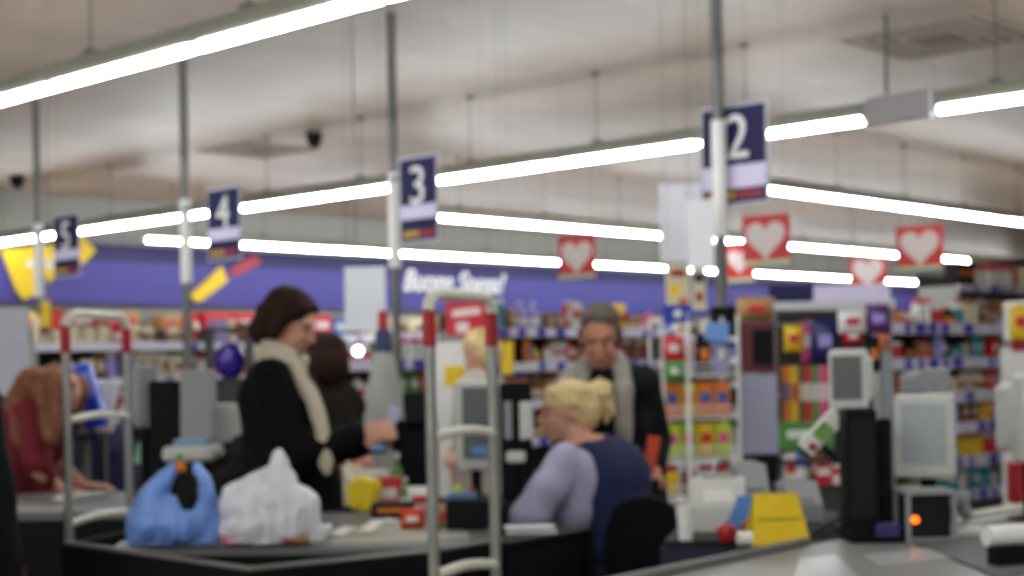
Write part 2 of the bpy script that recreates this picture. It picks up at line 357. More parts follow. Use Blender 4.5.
# yellow arrow decal and red-yellow banner near the left on the violet wall
def wallpoly(name, pts, Y, m, lab, cat, th=.04):
    P = []
    for px, py in pts:
        p = at(px, py, 1.0); k = Y/p.y; P.append((p.x*k, CAMH+(p.z-CAMH)*k))
    cx = sum(p[0] for p in P)/len(P); cz = sum(p[1] for p in P)/len(P)
    o = MB().plate([(a-cx, c-cz) for a, c in P], th).build(name, m, None, loc=(cx, Y, cz)); return tag(o, lab, cat), cx, cz
YW = 18.42
o, cx, cz = wallpoly('yellow_arrow', [(2, 250), (54, 244), (80, 234), (96, 250), (84, 264), (60, 262), (55, 275), (50, 284), (43, 270), (34, 296), (24, 300), (16, 290)], YW, M_yel, 'big yellow arrow shape on the violet wall at far left', 'wall sign')
o2 = MB().box((0, -.01, 0), (.7, .02, .1)).build('pale_band', M_cream, o, loc=(0.0, 0, .05))
o, cx, cz = wallpoly('slanted_banner', [(190, 296), (199, 303), (228, 281), (222, 266)], YW, M_yel, 'slanted yellow banner on the violet wall below lane four sign', 'wall sign')
o, cx, cz = wallpoly('slanted_banner', [(229, 275), (233, 268), (256, 254), (262, 262), (240, 275)], YW, mat('dull_red_board', 'b03040', .5), 'slanted red banner on the violet wall beside lane four sign', 'wall sign')
# white slogan lettering on the violet wall
p = at(454, 283, 1.0); k = (YW+.04)/p.y
t = thing('slogan_lettering', 'white slanted script slogan on the violet wall right of lane three pole', 'lettering', (p.x*k, YW+.04, CAMH+(p.z-CAMH)*k))
o = text_mesh('Buona Spesa!', .5, .01, M_white, 'letters', t, (0, 0, 0), (PI/2, 0, 0), shear=.35, sx=1.0)
o.scale = (.92, 1, 1)
# ---------------------------------------------------------------- goods
COL = {'red': 'c8202a', 'yellow': 'e8c020', 'orange': 'df7a1e', 'green': '4c8a3c', 'vermilion': 'd8401c', 'blue': '3a5aa8', 'white': 'dedcd8', 'navy': '1c1a5c', 'purple': '5a2468', 'pink': 'd8588c', 'brown': '7a4a2c', 'black': '1c1c20', 'teal': '2c8a94', 'lime': 'c4d830', 'cream': 'd8ccb0', 'lilac': '9a90d0', 'tan': 'b08858'}
_g = {}
def good_mesh(kind, col):
    if (kind, col) in _g: return _g[kind, col]
    m1 = mat(col+'_pack', COL[col], .35, var=.1, scale=14); alt = {'white': 'red', 'red': 'white', 'yellow': 'red', 'orange': 'blue', 'green': 'white', 'blue': 'white', 'purple': 'lilac', 'navy': 'lilac', 'pink': 'white', 'brown': 'cream', 'black': 'orange', 'teal': 'white', 'vermilion': 'white', 'lime': 'pink', 'cream': 'brown', 'lilac': 'white', 'tan': 'red'}[col]
    m2 = mat(alt+'_pack', COL[alt], .35, var=.1, scale=14); b = MB()
    if kind == 'carton': b.box((0, 0, .5), (1, 1, 1), bev=.03); b.mat(1).box((0, -.505, .55), (.7, .02, .3))
    elif kind == 'bottle': b.lathe([(.46, 0), (.5, .04), (.5, .55), (.4, .68), (.16, .8), (.15, .9)], n=12); b.mat(1).lathe([(.19, .9), (.19, 1)], n=10); b.lathe([(.51, .2), (.51, .45)], n=12)
    elif kind == 'jar': b.lathe([(.44, 0), (.5, .06), (.5, .75), (.4, .82)], n=12); b.mat(1).lathe([(.44, .82), (.44, 1)], n=12)
    elif kind == 'pouch':
        n, m = 6, 7; vs = []; fs = []
        for side in (-1, 1):
            for j in range(m):
                for i in range(n):
                    u, v = i/(n-1), j/(m-1); d = (math.sin(PI*u)*math.sin(PI*v))**.5*.42
                    vs.append((u-.5, side*(d+.015), v))
        for side in (0, 1):
            for j in range(m-1):
                for i in range(n-1):
                    a = side*n*m+j*n+i; q = (a, a+1, a+1+n, a+n); fs.append(q if side == 0 else q[::-1])
        bnd = [i for i in range(n)]+[j*n+n-1 for j in range(1, m)]+[(m-1)*n+i for i in range(n-2, -1, -1)]+[j*n for j in range(m-2, 0, -1)]
        for q in range(len(bnd)):
            a, c = bnd[q], bnd[(q+1) % len(bnd)]; fs.append((a, a+n*m, c+n*m, c))
        b._add(vs, fs); b.mat(1).box((0, -.43, .5), (.5, .05, .3), bev=.02)
    me = b.mesh(kind, [m1, m2], kind != 'carton'); _g[kind, col] = me; return me
def good(kind, col, loc, dims, rz, label, group):
    o = bpy.data.objects.new(kind, good_mesh(kind, col)); C.objects.link(o); o.location = loc; o.scale = dims; o.rotation_euler.z = rz
    return tag(o, label, {'carton': 'box', 'bottle': 'bottle', 'jar': 'jar', 'pouch': 'packet'}[kind], group)
ORD = ['bottom', 'second', 'third', 'fourth', 'fifth', 'sixth', 'seventh']
M_shelf = mat('shelf_metal', 'a7a59f', .5, .2); M_back = mat('dark_shelf_back', '3a3836', .7); M_rail = mat('white_price_rail', 'e6e3f2', .5); M_card = mat('violet_price_card', '5048b4', .5)
def gondola(Y, px0, px1, hs, depth, gname, pal, kinds, wr, hr, lab, rail=.07, back=True, top_h=None, from_row=0, railm=None, cardp=.5, density=.93):
    xa, xb = alongB(px0, Y), alongB(px1, Y); L = xb-xa
    t = thing('shelf_unit', lab, 'shelf', (xa, Y, 0))
    H = hs[-1]
    MB().box((L/2, depth/2, .06), (L, depth, .12)).build('plinth', M_back, t)
    if back: MB().box((L/2, depth+.02, H/2+.0), (L, .03, H+(.0 if top_h is None else top_h))).build('back_panel', M_back, t)
    for k in range(max(2, int(L/1.25)+1)):
        pass
    for xx in (0.0, L): MB().box((xx, depth/2, H/2), (.03, depth, H)).build('side_panel', M_shelf, t)
    for i, z in enumerate(hs):
        sh = MB().box((L/2, depth/2, z-.012), (L-.03, depth, .024)).build('shelf', M_shelf, t)
        b = MB(); b.box((L/2, -.012, z-.02), (L, .015, rail)); x = .1; b.mat(1)
        while x < L-.2:
            if rnd.random() < cardp: b.box((x+.05, -.022, z-.02), (rnd.uniform(.06, .2), .006, rail*.85))
            x += .22
        b.build('price_rail', [M_rail, railm or M_card], sh)
        if i < from_row: continue
        gap = (hs[i+1]-z-.05) if i+1 < len(hs) else (top_h or .3)
        x = .03; prev = 'at the left end'
        while x < L-.1:
            kind = rnd.choice(kinds); col = rnd.choice(pal); run = rnd.choice((1, 1, 2, 2, 3)); w = rnd.uniform(*wr); h = min(gap*.93, rnd.uniform(*hr))
            kn = {'carton': 'box', 'bottle': 'bottle', 'jar': 'jar', 'pouch': 'packet'}[kind]
            for q in range(run):
                if x+w > L-.03: x = L; break
                if rnd.random() < density:
                    dd = w if kind in ('bottle', 'jar') else rnd.uniform(.6, .9)*w
                    good(kind, col, (xa+x+w/2, Y+.02+dd/2+rnd.uniform(0, .05), z), (w*.94, dd, h), 0, '%s%s %s %s, %s shelf, %s' % (['', 'next ', 'third '][q], col, kn, prev, ORD[i], gname), 'goods on the %s' % gname)
                x += w+.006
            prev = 'right of %s %s' % (col, kn)
    return t
gondola(6.1, 884, 1012, [.15, .45, .75, 1.02, 1.32, 1.62], .45, 'right-hand shelf unit', ['white', 'black', 'yellow', 'red', 'cream', 'brown', 'tan', 'teal', 'lilac'], ['carton', 'bottle', 'jar', 'pouch'], (.08, .17), (.12, .26), 'grey shelf unit with violet and white price rails at right', rail=.1, top_h=.32, cardp=.45)
gondola(7.3, 960, 1060, [.2, 1.2, 1.75, 2.1], .45, 'tall rear rack at right', ['white', 'black', 'cream', 'tan', 'white'], ['carton', 'jar'], (.18, .3), (.2, .3), 'tall grey rack behind the right-hand shelf unit', top_h=.28, from_row=2)
gondola(7.6, 486, 668, [.2, .5, .8, 1.08, 1.36, 1.62], .45, 'middle shelf unit', ['red', 'yellow', 'orange', 'brown', 'white', 'pink', 'brown', 'black', 'teal', 'cream', 'lime', 'white', 'tan', 'cream', 'yellow', 'lilac'], ['carton', 'pouch', 'pouch', 'jar', 'bottle'], (.07, .15), (.12, .25), 'long mixed shelf unit behind the grey haired man', top_h=.25, from_row=2)
gondola(9.3, 325, 478, [.2, .5, .8, 1.1, 1.4], .45, 'lane three shelf unit', ['yellow', 'lilac', 'white', 'brown', 'green', 'red', 'orange', 'white', 'lilac'], ['carton', 'pouch', 'jar', 'bottle'], (.1, .2), (.14, .24), 'shelf unit with pale price rails behind the lane three pole', top_h=.22, from_row=2, rail=.09)
gondola(11.0, 36, 262, [.2, .6, 1.0, 1.3, 1.6], .45, 'left shelf unit', ['white', 'cream', 'brown', 'red', 'tan', 'white', 'pink', 'cream', 'lilac'], ['carton', 'bottle', 'jar', 'pouch'], (.09, .17), (.16, .28), 'long shelf unit under the violet wall at left', top_h=.27, from_row=2)
gondola(17.9, -60, 800, [.3, .9, 1.4, 1.85], .5, 'far wall shelving', ['white', 'red', 'cream', 'yellow', 'green', 'white', 'blue', 'tan'], ['carton', 'pouch', 'carton'], (.28, .5), (.3, .42), 'far shelving along the whole violet wall', top_h=.42, from_row=2, rail=.12, cardp=.3)
gondola(13.0, 770, 1060, [.3, .9, 1.4, 1.75], .5, 'rear right shelving', ['white', 'red', 'cream', 'lilac', 'blue', 'tan'], ['carton', 'pouch'], (.2, .4), (.25, .36), 'rear shelving behind the framed display at right', top_h=.4, from_row=2, rail=.12, cardp=.4)
# ---------------------------------------------------------------- security gates
def gate(pxl, Zl, pxr, Zr, top_py, lab):
    a = base(pxl, Zl); c = base(pxr, Zr); d = c-a; W = d.length; rz = math.atan2(d.y, d.x)
    h = HOR-.02*((pxl+pxr)/2-512); H = CAMH+(h-top_py)*((Zl+Zr)/2)/FPX
    g = thing('security_gate', lab, 'security gate', a, rz)
    r = .0105*1.1
    for x in (0, W):
        lg = MB().tube([(x, 0, .03), (x, 0, H-.1)], r*1.15, 12).build('upright', M_steel, g, True)
        MB().tube([(x, 0, H-.13), (x, 0, H-.05)], r*1.35, 12).build('red_collar', M_red, lg, True)
        MB().lathe([(.05, 0), (.05, .02), (.03, .04)], (x, 0, 0)).build('foot', M_steel, lg)
    n = 28; pts = []
    for k in range(n+1):
        u = k/n; x = -.005+(W+.01)*u; pts.append((x, 0, H-.05+.04*(1-abs(2*u-1)**10)))
    b = MB(); b.tube(pts, .0145, 12); b.build('top_rail', M_cream, g, True)
    step = (H-.01)*.0+.328
    for k in (1, 2, 3, 4):
        z = H-.022-.317*k
        if z < .1: break
        pts = [(W*i/8, 0, z+.012*math.sin(PI*i/8)) for i in range(9)]
        MB().tube(pts, .0125, 10).build('cross_rail', M_cream, g, True)
    return g
gate(430, 3.42, 492, 3.62, 291, 'tall security gate in front, white rungs and red collars, nearest of two')
gate(66, 4.60, 127, 4.95, 312, 'farther security gate at left, behind the dark counter corner')
# ---------------------------------------------------------------- counters
def poly(pts, h): return [ph(x, y, h).xy[:] for x, y in pts]
HC = .85
def walls(b, pl, z0, z1, th=.02):
    n = len(pl)
    for i in range(n):
        a, c = Vector(pl[i]), Vector(pl[(i+1) % n]); d = c-a; m = (a+c)/2
        b.box((m.x, m.y, (z0+z1)/2), (d.length+th, th, z1-z0), rot=Matrix.Rotation(math.atan2(d.y, d.x), 3, 'Z'))
# packing counter in front of the dark haired woman
outer = poly([(66, 544), (250, 571), (430, 553), (499, 541), (486, 507), (215, 511)], HC)
c0 = Vector((*outer[0], 0))
def local(pl, o): return [(p[0]-o.x, p[1]-o.y) for p in pl]
t = thing('packing_counter', 'long dark packing counter with grey worktop carrying the shopping bags', 'counter', c0)
b = MB(); walls(b, local(outer, c0), 0, HC); b.build('side_panel', M_black, t)
b = MB(); b.prism(local(outer, c0), .70, .72); b.build('well_floor', M_blk2, t)
wt = poly([(107, 548), (430, 545), (496, 538), (484, 509), (217, 512), (143, 528)], HC)
b = MB(); b.prism(local(wt, c0), .722, HC-.0245); b.build('worktop_carcass', M_blk2, t); b = MB(); b.prism(local(wt, c0), HC-.024, HC-.006); b.build('worktop', M_grey, t)
b = MB(); pts = [(p[0], p[1], HC+.004) for p in local(outer[:4], c0)]; b.tube(pts, .008, 8); b.build('edge_trim', M_rim, t)
b = MB(); wp = local(poly([(330, 541), (428, 540), (470, 535), (452, 519), (400, 520), (345, 533)], HC), c0); b.prism(wp, HC-.0055, HC-.001); b.build('steel_plate', mat('pale_steel_plate', 'b9b8a8', .4, .3), t)
# cashier's screen board right of it
d0, d1 = ph(503, 542, HC), ph(584, 528, HC)
d = d1-d0; t = thing('desk_panel', 'black board shielding the blonde cashier, with a narrow shelf on top', 'panel', (d0.x, d0.y, 0), math.atan2(d.y, d.x))
MB().box((d.length/2, 0, HC/2-.01), (d.length, .03, HC-.02)).build('board', M_black, t)
MB().box((d.length/2, .05, HC-.01), (d.length, .14, .02), bev=.004).build('ledge', M_blk2, t)
MB().box((d.length, .0, HC/2), (.035, .05, HC)).build('end_post', M_blk2, t)
p = ph(531, 531, HC+.004)
b = MB(); b.box((0, 0, .0), (.15, .085, .006)); b.box((-.004, 0, .012), (.15, .08, .006)); tag(b.build('paper_stack', M_white, None, loc=(p.x, p.y, HC+.004), rz=RZV+.05), 'small stack of white paper on the black board beside the cashier', 'paper')
# right cash desk: dark blue well and black desk
dk = poly([(664, 541), (800, 540), (846, 512), (705, 497)], HC); c0 = Vector((*dk[0], 0))
t = thing('cash_desk', 'dark cash desk carrying the receipt printer and the yellow card tent', 'counter', c0)
M_dblue = mat('midnight_blue_laminate', '0e1434', .5)
b = MB(); walls(b, local(dk, c0), 0, HC-.02); b.build('cabinet', M_dblue, t)
b = MB(); b.prism(local(dk, c0), HC-.02, HC); b.build('worktop', mat('dark_grey_laminate', '232225', .5), t)
# conveyor counter at lower right
ou = poly([(585, 592), (806, 545), (972, 516), (1075, 497), (1300, 560), (1040, 760), (760, 760)], HC); c0 = Vector((*ou[0], 0))
t = thing('conveyor_counter', 'wide grey conveyor counter filling the lower right corner', 'counter', c0)
b = MB(); b.prism(local(ou, c0), 0, HC-.02); b.build('cabinet', mat('beige_cabinet', 'b0aba2', .5), t)
b = MB(); b.prism(local(ou, c0), HC-.02, HC); b.build('worktop', mat('stone_grey_top', '8a8986', .4), t)
b = MB(); pts = [(p[0], p[1], HC+.008) for p in local(ou[:2], c0)]; b.tube(pts, .014, 8); b.build('edge_trim', M_rim, t)
pts = local(poly([(965, 519), (1080, 497)], HC), c0); b = MB(); b.tube([(q[0], q[1], HC+.006) for q in pts], .012, 8); b.build('cream_trim', M_cream, t)
b = MB(); b.prism(local(poly([(905, 540), (985, 523), (1080, 505), (1180, 540), (1000, 580)], HC), c0), HC, HC+.006); b.build('belt', mat('dark_rubber_belt', '5f5f60', .6), t)
b = MB(); b.prism(local(poly([(790, 590), (800, 560), (836, 556), (870, 590)], HC), c0), HC, HC+.004); b.prism(local(poly([(862, 556), (960, 546), (985, 556), (880, 566)], HC), c0), HC, HC+.004); b.build('steel_plate', mat('pale_scanner_plate', 'c4c5c2', .3, .2), t)
# next lane's counter at left
ou = poly([(-90, 514), (128, 511), (238, 499), (236, 489), (40, 493), (-90, 497)], HC); c0 = Vector((*ou[0], 0))
t = thing('conveyor_counter', 'grey topped black counter of the next lane at left, behind the farther gate', 'counter', c0)
b = MB(); walls(b, local(ou, c0), 0, HC-.03); b.build('cabinet', M_black, t)
b = MB(); b.prism(local(ou, c0), HC-.03, HC); b.build('worktop', M_grey, t)
p = ph(81, 498, HC); b = MB(); b.box((0, 0, .005), (.11, .2, .01)); b.box((.02, 0, .014), (.09, .19, .008)); tag(b.build('paper_stack', M_white, None, loc=(p.x, p.y, HC), rz=RZV-.5), 'white papers on the left counter seen through the farther gate', 'paper')
# counter behind carrying tills between woman and cashier
ou = poly([(380, 507), (528, 503), (526, 495), (385, 497)], HC); c0 = Vector((*ou[0], 0))
t = thing('till_counter', 'black till counter behind the near gate, carrying the back-turned till screen', 'counter', c0)
b = MB(); walls(b, local(ou, c0), 0, HC-.03); b.build('cabinet', M_black, t)
b = MB(); b.prism(local(ou, c0), HC-.03, HC); b.build('worktop', mat('dark_grey_laminate', '3a393c', .4), t)
# ---------------------------------------------------------------- till equipment
def frame_monitor(name, px0, py0, px1, py1, Z, lab, rz, depth=.05, scr=M_screen, body=M_lgrey, zbase=None, inset=.16, stand=True, tilt=0, back=False):
    c = at((px0+px1)/2, (py0+py1)/2, Z); s = FPX/Z; W, H = (px1-px0)/s/max(.5, abs(math.cos(rz))), (py1-py0)/s
    g = thing(name, lab, 'monitor', (c.x, c.y, (zbase if zbase is not None else c.z-H/2)), RZV+rz)
    o = c.z-g.location.z
    R = Euler((tilt, 0, 0))
    b = MB(); b.box((0, 0, o), (W, depth, H), rot=R, bev=.012); casing = b.build('casing', body, g)
    b = MB(); b.box((0, -depth/2-.002, o+H*.03), (W*(1-inset*1.6), .006, H*(1-inset*1.8)), rot=R); b.build('screen', scr, g)
    b = MB(); b.box((0, depth*.5+.045, o), (W*.8, .11, H*.8), rot=R, bev=.02); b.build('rear_housing', body, g)
    if stand:
        b = MB(); b.tube([(0, .03, 0), (0, .03, o-H*.4)], .02, 10); b.lathe([(.07, 0), (.065, .012), (.03, .02)], (0, .03, 0)); b.build('stand', M_blk2, g)
    return g, c, s
frame_monitor('customer_display', 831, 349, 866, 410, 4.35, 'small upright grey screen on top of the black scanner column', -.5, .03, M_screen, M_lgrey, HC)
frame_monitor('till_monitor', 898, 394, 952, 478, 4.3, 'large pale grey till monitor at right with a pale screen', -.38, .06, M_screen2, M_lgrey, HC)
frame_monitor('till_monitor', 922, 368, 948, 400, 4.62, 'small grey monitor back peeking above the large till monitor', .5, .05, M_mgrey, M_mgrey, HC)
frame_monitor('till_monitor', 1014, 374, 1056, 462, 4.5, 'grey monitor cut by the right edge of the frame', .35, .06, M_screen, M_lgrey, HC)
frame_monitor('till_monitor', 457, 380, 498, 470, 5.62, 'back-turned grey till screen seen through the near gate', .3, .05, mat('dark_mesh', '6e7274', .6), M_lgrey, HC, inset=.12)
p = at(480, 451, 5.56); tag(MB().box((0, 0, 0), (.06, .01, .035), bev=.003).build('label_card', mat('sky_blue_card', '6f9ed8', .4), None, loc=p, rz=RZV+.3), 'small light blue card stuck on the back-turned till screen', 'card')
# black scanner column with braces
c = ph(868, 540, HC)
t = thing('scanner_column', 'tall black scanner column standing on the grey counter at right', 'till stand', (c.x, c.y, HC), RZV)
s = FPX/4.1
MB().box((-.022, 0, .183), (.088, .10, .365), bev=.012).build('column', M_black, t)
MB().box((.056, .02, .17), (.032, .05, .33), bev=.008).build('rear_post', M_black, t)
for z_ in (.1, .2, .29): MB().box((.03, .02, z_), (.05, .03, .03), bev=.005).build('cross_bar', M_black, t)
MB().box((-.022, -.052, .2), (.065, .008, .27)).build('door_panel', mat('gloss_black', '1a1a1e', .25), t)
MB().box((.02, 0, .02), (.17, .15, .04), bev=.01).build('base_plate', M_blk2, t)
MB().box((.035, -.08, .035), (.065, .03, .04), bev=.008).build('violet_block', mat('dark_violet_plastic', '3a2c6c', .4), t)
# slanted card holder left of the column
p = at(822, 432, 4.25)
b = MB(); b.box((0, 0, 0), (.055, .02, .14), rot=Euler((.2, .75, 0)), bev=.004); b.mat(1).box((0, -.015, .0), (.04, .005, .05), rot=Euler((.2, .75, 0))); b.mat(2).box((-.03, -.015, -.04), (.02, .005, .02), rot=Euler((.2, .75, 0))); 
b.mat(3).tube([(0.0, .02, -.03), (.05, .03, -.09)], .008)
tag(b.build('card_terminal', [M_white, mat('leaf_green', '7aa85a', .5), M_red, M_black], None, loc=p, rz=RZV), 'slanted white card terminal with green and red print beside the small screen', 'card terminal')
# black metal cage box with orange light
c = ph(925, 540, HC)
t = thing('receipt_unit', 'dark metal box with a glowing orange light under the large monitor', 'till device', (c.x, c.y, HC), RZV+.1)
b = MB()
for x in (-.065, .065):
    for y in (-.05, .05): b.box((x, y, .07), (.012, .012, .14))
for z in (.006, .135): b.box((0, 0, z), (.14, .115, .012))
b.build('frame', M_mgrey, t); MB().box((0, 0.005, .07), (.118, .095, .118), bev=.006).build('body', mat('smoked_body', '1c1d20', .3), t)
MB().tube([(-.045, -.043, .062), (-.045, -.052, .062)], .010, 14).build('orange_light', mat('orange_lamp', 'ff6a10', .4, emit=1.3), t)
c = ph(968, 536, HC); t = thing('hand_scanner', 'small silver hand scanner on its rest beside the orange light box', 'scanner', (c.x, c.y, HC), RZV)
MB().box((0, 0, .012), (.11, .07, .024), bev=.008).build('rest', M_lgrey, t); b = MB(); b.tube([(-.02, 0, .02), (.0, 0, .06), (-.01, 0, .1)], [.014, .013, .016]); b.box((-.02, 0, .11), (.06, .035, .03), bev=.01); b.build('handle', M_mgrey, t, True)
# white tube on black block right edge
c = ph(1015, 566, HC); t = thing('belt_divider_rail', 'white rounded bar on a black block at the right edge', 'rail', (c.x, c.y, HC), RZV+.25)
MB().tube([(-.075, 0, .075), (.3, 0, .075)], .025, 16).build('white_bar', M_white, t, True)
MB().box((.11, .0, .026), (.34, .05, .05), bev=.004).build('block', M_blk2, t)
# grey receipt printers
def printer(px, py, Z, W, H, D, rz, lab):
    c = base(px, Z, HC)
    t = thing('receipt_printer', lab, 'printer', c, RZV+rz)
    b = MB(); pr = [(-D/2, 0), (D/2, 0), (D/2, H), (-D*.1, H), (-D*.5, H*.45)]
    vs = [(x, y, z) for x in (-W/2, W/2) for y, z in pr]; n = 5
    b._add(vs, [tuple(range(n)), tuple(range(2*n-1, n-1, -1))]+[(i, n+i, n+(i+1) % n, (i+1) % n) for i in range(n)]); b.build('body', M_lgrey if W > .15 else M_mgrey, t)
    b = MB(); b.box((0, -D*.36, H*.68), (W*.55, .006, H*.3), rot=Euler((-.62, 0, 0))); b.build('keypad', M_white if W > .15 else M_mgrey, t)
    b = MB(); b.box((0, .03, H+.004), (W*.6, .05, .012), bev=.003); b.build('lid', M_mgrey, t); return t
printer(716, 0, 4.5, .155, .15, .16, -.15, 'pale grey receipt printer beside the black chair back')
printer(747, 0, 4.8, .10, .17, .14, .1, 'grey till device standing behind the pale receipt printer')
printer(796, 0, 4.7, .11, .12, .12, .2, 'small grey till device right of the yellow card tent')
# yellow tent card
c = ph(777, 543, HC); t = thing('card_tent', 'bright yellow folded card tent standing on the desk edge', 'tent sign', (c.x, c.y, HC), RZV+.12)
b = MB(); W, H = .165, .137
for sg in (-1, 1):
    vs = [(-W/2, sg*.045, 0), (W/2, sg*.045, 0), (W*.36, 0, H), (-W*.38, 0, H)]; n = 4
    vs2 = [(x, y+.003, z) for x, y, z in vs]; b._add(vs+vs2, [(0, 1, 2, 3), (7, 6, 5, 4), (0, 4, 5, 1), (1, 5, 6, 2), (2, 6, 7, 3), (3, 7, 4, 0)])
b.build('folded_sheet', M_yel, t); b = MB(); b.box((.0, -.0235, .067), (W*.72, .003, .006), rot=Euler((-.345, 0, 0))); b.build('printed_line', mat('dull_olive_print', 'a08c14', .5), t)
c = base(741, 4.35, HC); tag(MB().box((0, 0, .05), (.02, .09, .1), rot=Euler((0, .5, 0)), bev=.004).build('folder', mat('mid_blue_card', '4a7fc0', .5), None, loc=c+Vector((0, 0, .012)), rz=RZV+.5), 'slim blue card leaning behind the yellow card tent', 'folder')
# round things on the desk
def fruit(px, py, r, m, lab, cat, name):
    c = ph(px, py, HC)
    o = MB().lathe([(.0*r+.002, .08*r), (.5*r, .0), (.85*r, .35*r), (r, .9*r), (.85*r, 1.5*r), (.45*r, 1.78*r), (.1*r, 1.62*r)], n=20).build(name, m, None, True, loc=(c.x, c.y, HC)); tag(o, lab, cat)
    MB().tube([(0, 0, 1.6*r), (.1*r, 0, 2.1*r)], .06*r+.001, 6).build('stem', mat('brown_pack', COL['brown']), o)
fruit(727, 542, .029, mat('apple_red', 'b8202a', .3, var=.3), 'round red apple on the desk in front of the printer', 'fruit', 'apple')
c = ph(742, 536, HC); tag(MB().tube([(0, 0, .022), (.05, 0, .022)], .02, 14).build('small_tin', M_red, None, True, loc=(c.x, c.y, HC), rz=RZV), 'small red tin lying between the apple and the yellow tent', 'tin')
c = ph(747, 546, HC+.0); tag(MB().tube([(-.018, 0, .02), (.022, 0, .02)], .019, 16).build('paper_roll', M_white, None, True, loc=(c.x, c.y+.01, HC), rz=RZV), 'short white paper roll in front of the yellow tent', 'paper roll')
c = ph(686, 540, HC); b = MB(); b.lathe([(.019, 0), (.026, .09), (.028, .092), (.028, .096), (.024, .096), (.018, .01)], n=18); tag(b.build('paper_cup', M_white, None, True, loc=(c.x, c.y, HC)), 'white cup beside the black chair back', 'cup')
# left lane till: printer head and screens
c = base(192, 6.0, HC); t = thing('cash_register', 'pale grey cash register with a tall back and wide tray left of the woman', 'cash register', c, RZV)
MB().box((0, .05, .07), (.13, .2, .14), bev=.01).build('pedestal', M_blk2, t)
MB().box((0, .0, .18), (.21, .22, .06), bev=.02).build('tray', M_lgrey, t)
MB().box((0, -.04, .222), (.12, .1, .03), bev=.006).build('blue_insert', mat('pale_blue_plastic', '8fb4d0', .4), t)
b = MB(); b.box((.01, .06, .36), (.14, .05, .3), rot=Euler((-.1, 0, .05)), bev=.012); b.build('back_screen', M_mgrey, t)
c = base(166, 6.1, HC); t = thing('till_tower', 'black till tower between two grey screens at left', 'till stand', c, RZV)
MB().box((0, 0, .24), (.13, .1, .46), bev=.015).build('tower', M_blk2, t); MB().box((0, 0, .01), (.17, .16, .02), bev=.005).build('foot', M_blk2, t)
frame_monitor('till_monitor', 136, 364, 156, 428, 6.1, 'narrow grey screen left of the black till tower', .5, .04, M_mgrey, M_mgrey, HC)
c = base(227, 6.15, HC); t = thing('till_monitor', 'square light grey till screen just behind the dark haired woman', 'monitor', c, RZV)
MB().box((0, 0, .29), (.12, .05, .16), bev=.01).build('casing', M_lgrey, t); MB().tube([(0, 0, 0), (0, 0, .22)], .025).build('stand', M_blk2, t)
# black till cluster behind woman's hand
c = base(414, 5.8, HC); t = thing('till_tower', 'black till tower behind the hand of the dark haired woman', 'till stand', c, RZV+.2)
MB().box((0, 0, .15), (.16, .13, .3), bev=.015).build('tower', M_blk2, t)
b = MB(); b.box((-.0, -.06, .34), (.1, .05, .14), rot=Euler((-.5, 0, 0)), bev=.012); b.build('keypad', M_black, t)
c = base(515, 5.62, HC); t = thing('till_tower', 'tall black till tower between the near gate and the cashier', 'till stand', c, RZV)
MB().box((0, 0, .22), (.12, .1, .44), bev=.015).build('tower', M_blk2, t); MB().box((-.03, -.06, .3), (.03, .02, .14), bev=.005).build('side_card', M_mgrey, t)
c = base(531, 5.35, HC); t = thing('till_monitor', 'light grey screen edge just left of the cashier face', 'monitor', c, RZV)
MB().box((-.02, .1, .3), (.05, .04, .14), bev=.01).build('casing', M_lgrey, t); MB().tube([(-.02, .1, 0), (-.02, .1, .25)], .02).build('stand', M_blk2, t); MB().box((-.06, .1, .17), (.07, .05, .04), bev=.008).build('tray', M_lgrey, t)
# ---------------------------------------------------------------- goods on the packing counter
def free(b, name, mats, px, Z, lab, cat, z=HC, rz=0, smooth=False):
    return tag(b.build(name, mats, None, smooth, loc=base(px, Z, z), rz=RZV+rz), lab, cat)
c = ph(403, 527, HC); 
def gp(px, py, h=HC): c = ph(px, py, h); return c
def putgood(kind, col, px, py, dims, lab, rz=0, h=HC):
    c = ph(px, py, h); return good(kind, col, (c.x, c.y, h), dims, RZV+rz, lab, None) if False else tag(_pg(kind, col, (c.x, c.y, h), dims, RZV+rz), lab, {'carton': 'box', 'bottle': 'bottle', 'jar': 'jar', 'pouch': 'packet'}[kind])
def _pg(kind, col, loc, dims, rz):
    o = bpy.data.objects.new(kind, good_mesh(kind, col)); C.objects.link(o); o.location = loc; o.scale = dims; o.rotation_euler.z = rz; return o
putgood('pouch', 'vermilion', 413, 528, (.075, .06, .062), 'orange-red packet left of the near gate on the packing counter')
putgood('pouch', 'tan', 441, 527, (.08, .06, .07), 'tan bread packet behind the rungs of the near gate')
putgood('carton', 'black', 393, 517, (.14, .1, .05), 'flat black tray under the red packet')
putgood('carton', 'red', 388, 511, (.10, .07, .12), 'red and white box behind the yellow shopping bag', h=HC)
putgood('bottle', 'green', 398, 509, (.045, .045, .20), 'green bottle standing beside the red and white box')
putgood('bottle', 'green', 406, 512, (.04, .04, .12), 'short green bottle near the hand of the woman')
putgood('pouch', 'white', 420, 512, (.1, .06, .09), 'white packet left of the near gate on the counter')
putgood('carton', 'white', 372, 505, (.12, .07, .13), 'white box standing behind the yellow shopping bag')
putgood('pouch', 'cream', 353, 506, (.07, .05, .15), 'cream packet poking up behind the yellow shopping bag')
c = ph(468, 528, HC); t = thing('coin_scale', 'black box with blue top and colourful knobs behind the near gate', 'till device', (c.x, c.y, HC), RZV)
MB().box((0, 0, .045), (.13, .1, .09), bev=.008).build('body', M_black, t); MB().box((-.015, 0, .1), (.09, .08, .022), bev=.006).build('blue_top', mat('steel_blue_plastic', '4f6f96', .4), t)
MB().ball((-.03, 0, .122), .014).build('green_knob', mat('lime_pack', COL['lime']), t, True); MB().ball((.015, 0, .118), .01).build('red_knob', M_red, t, True)
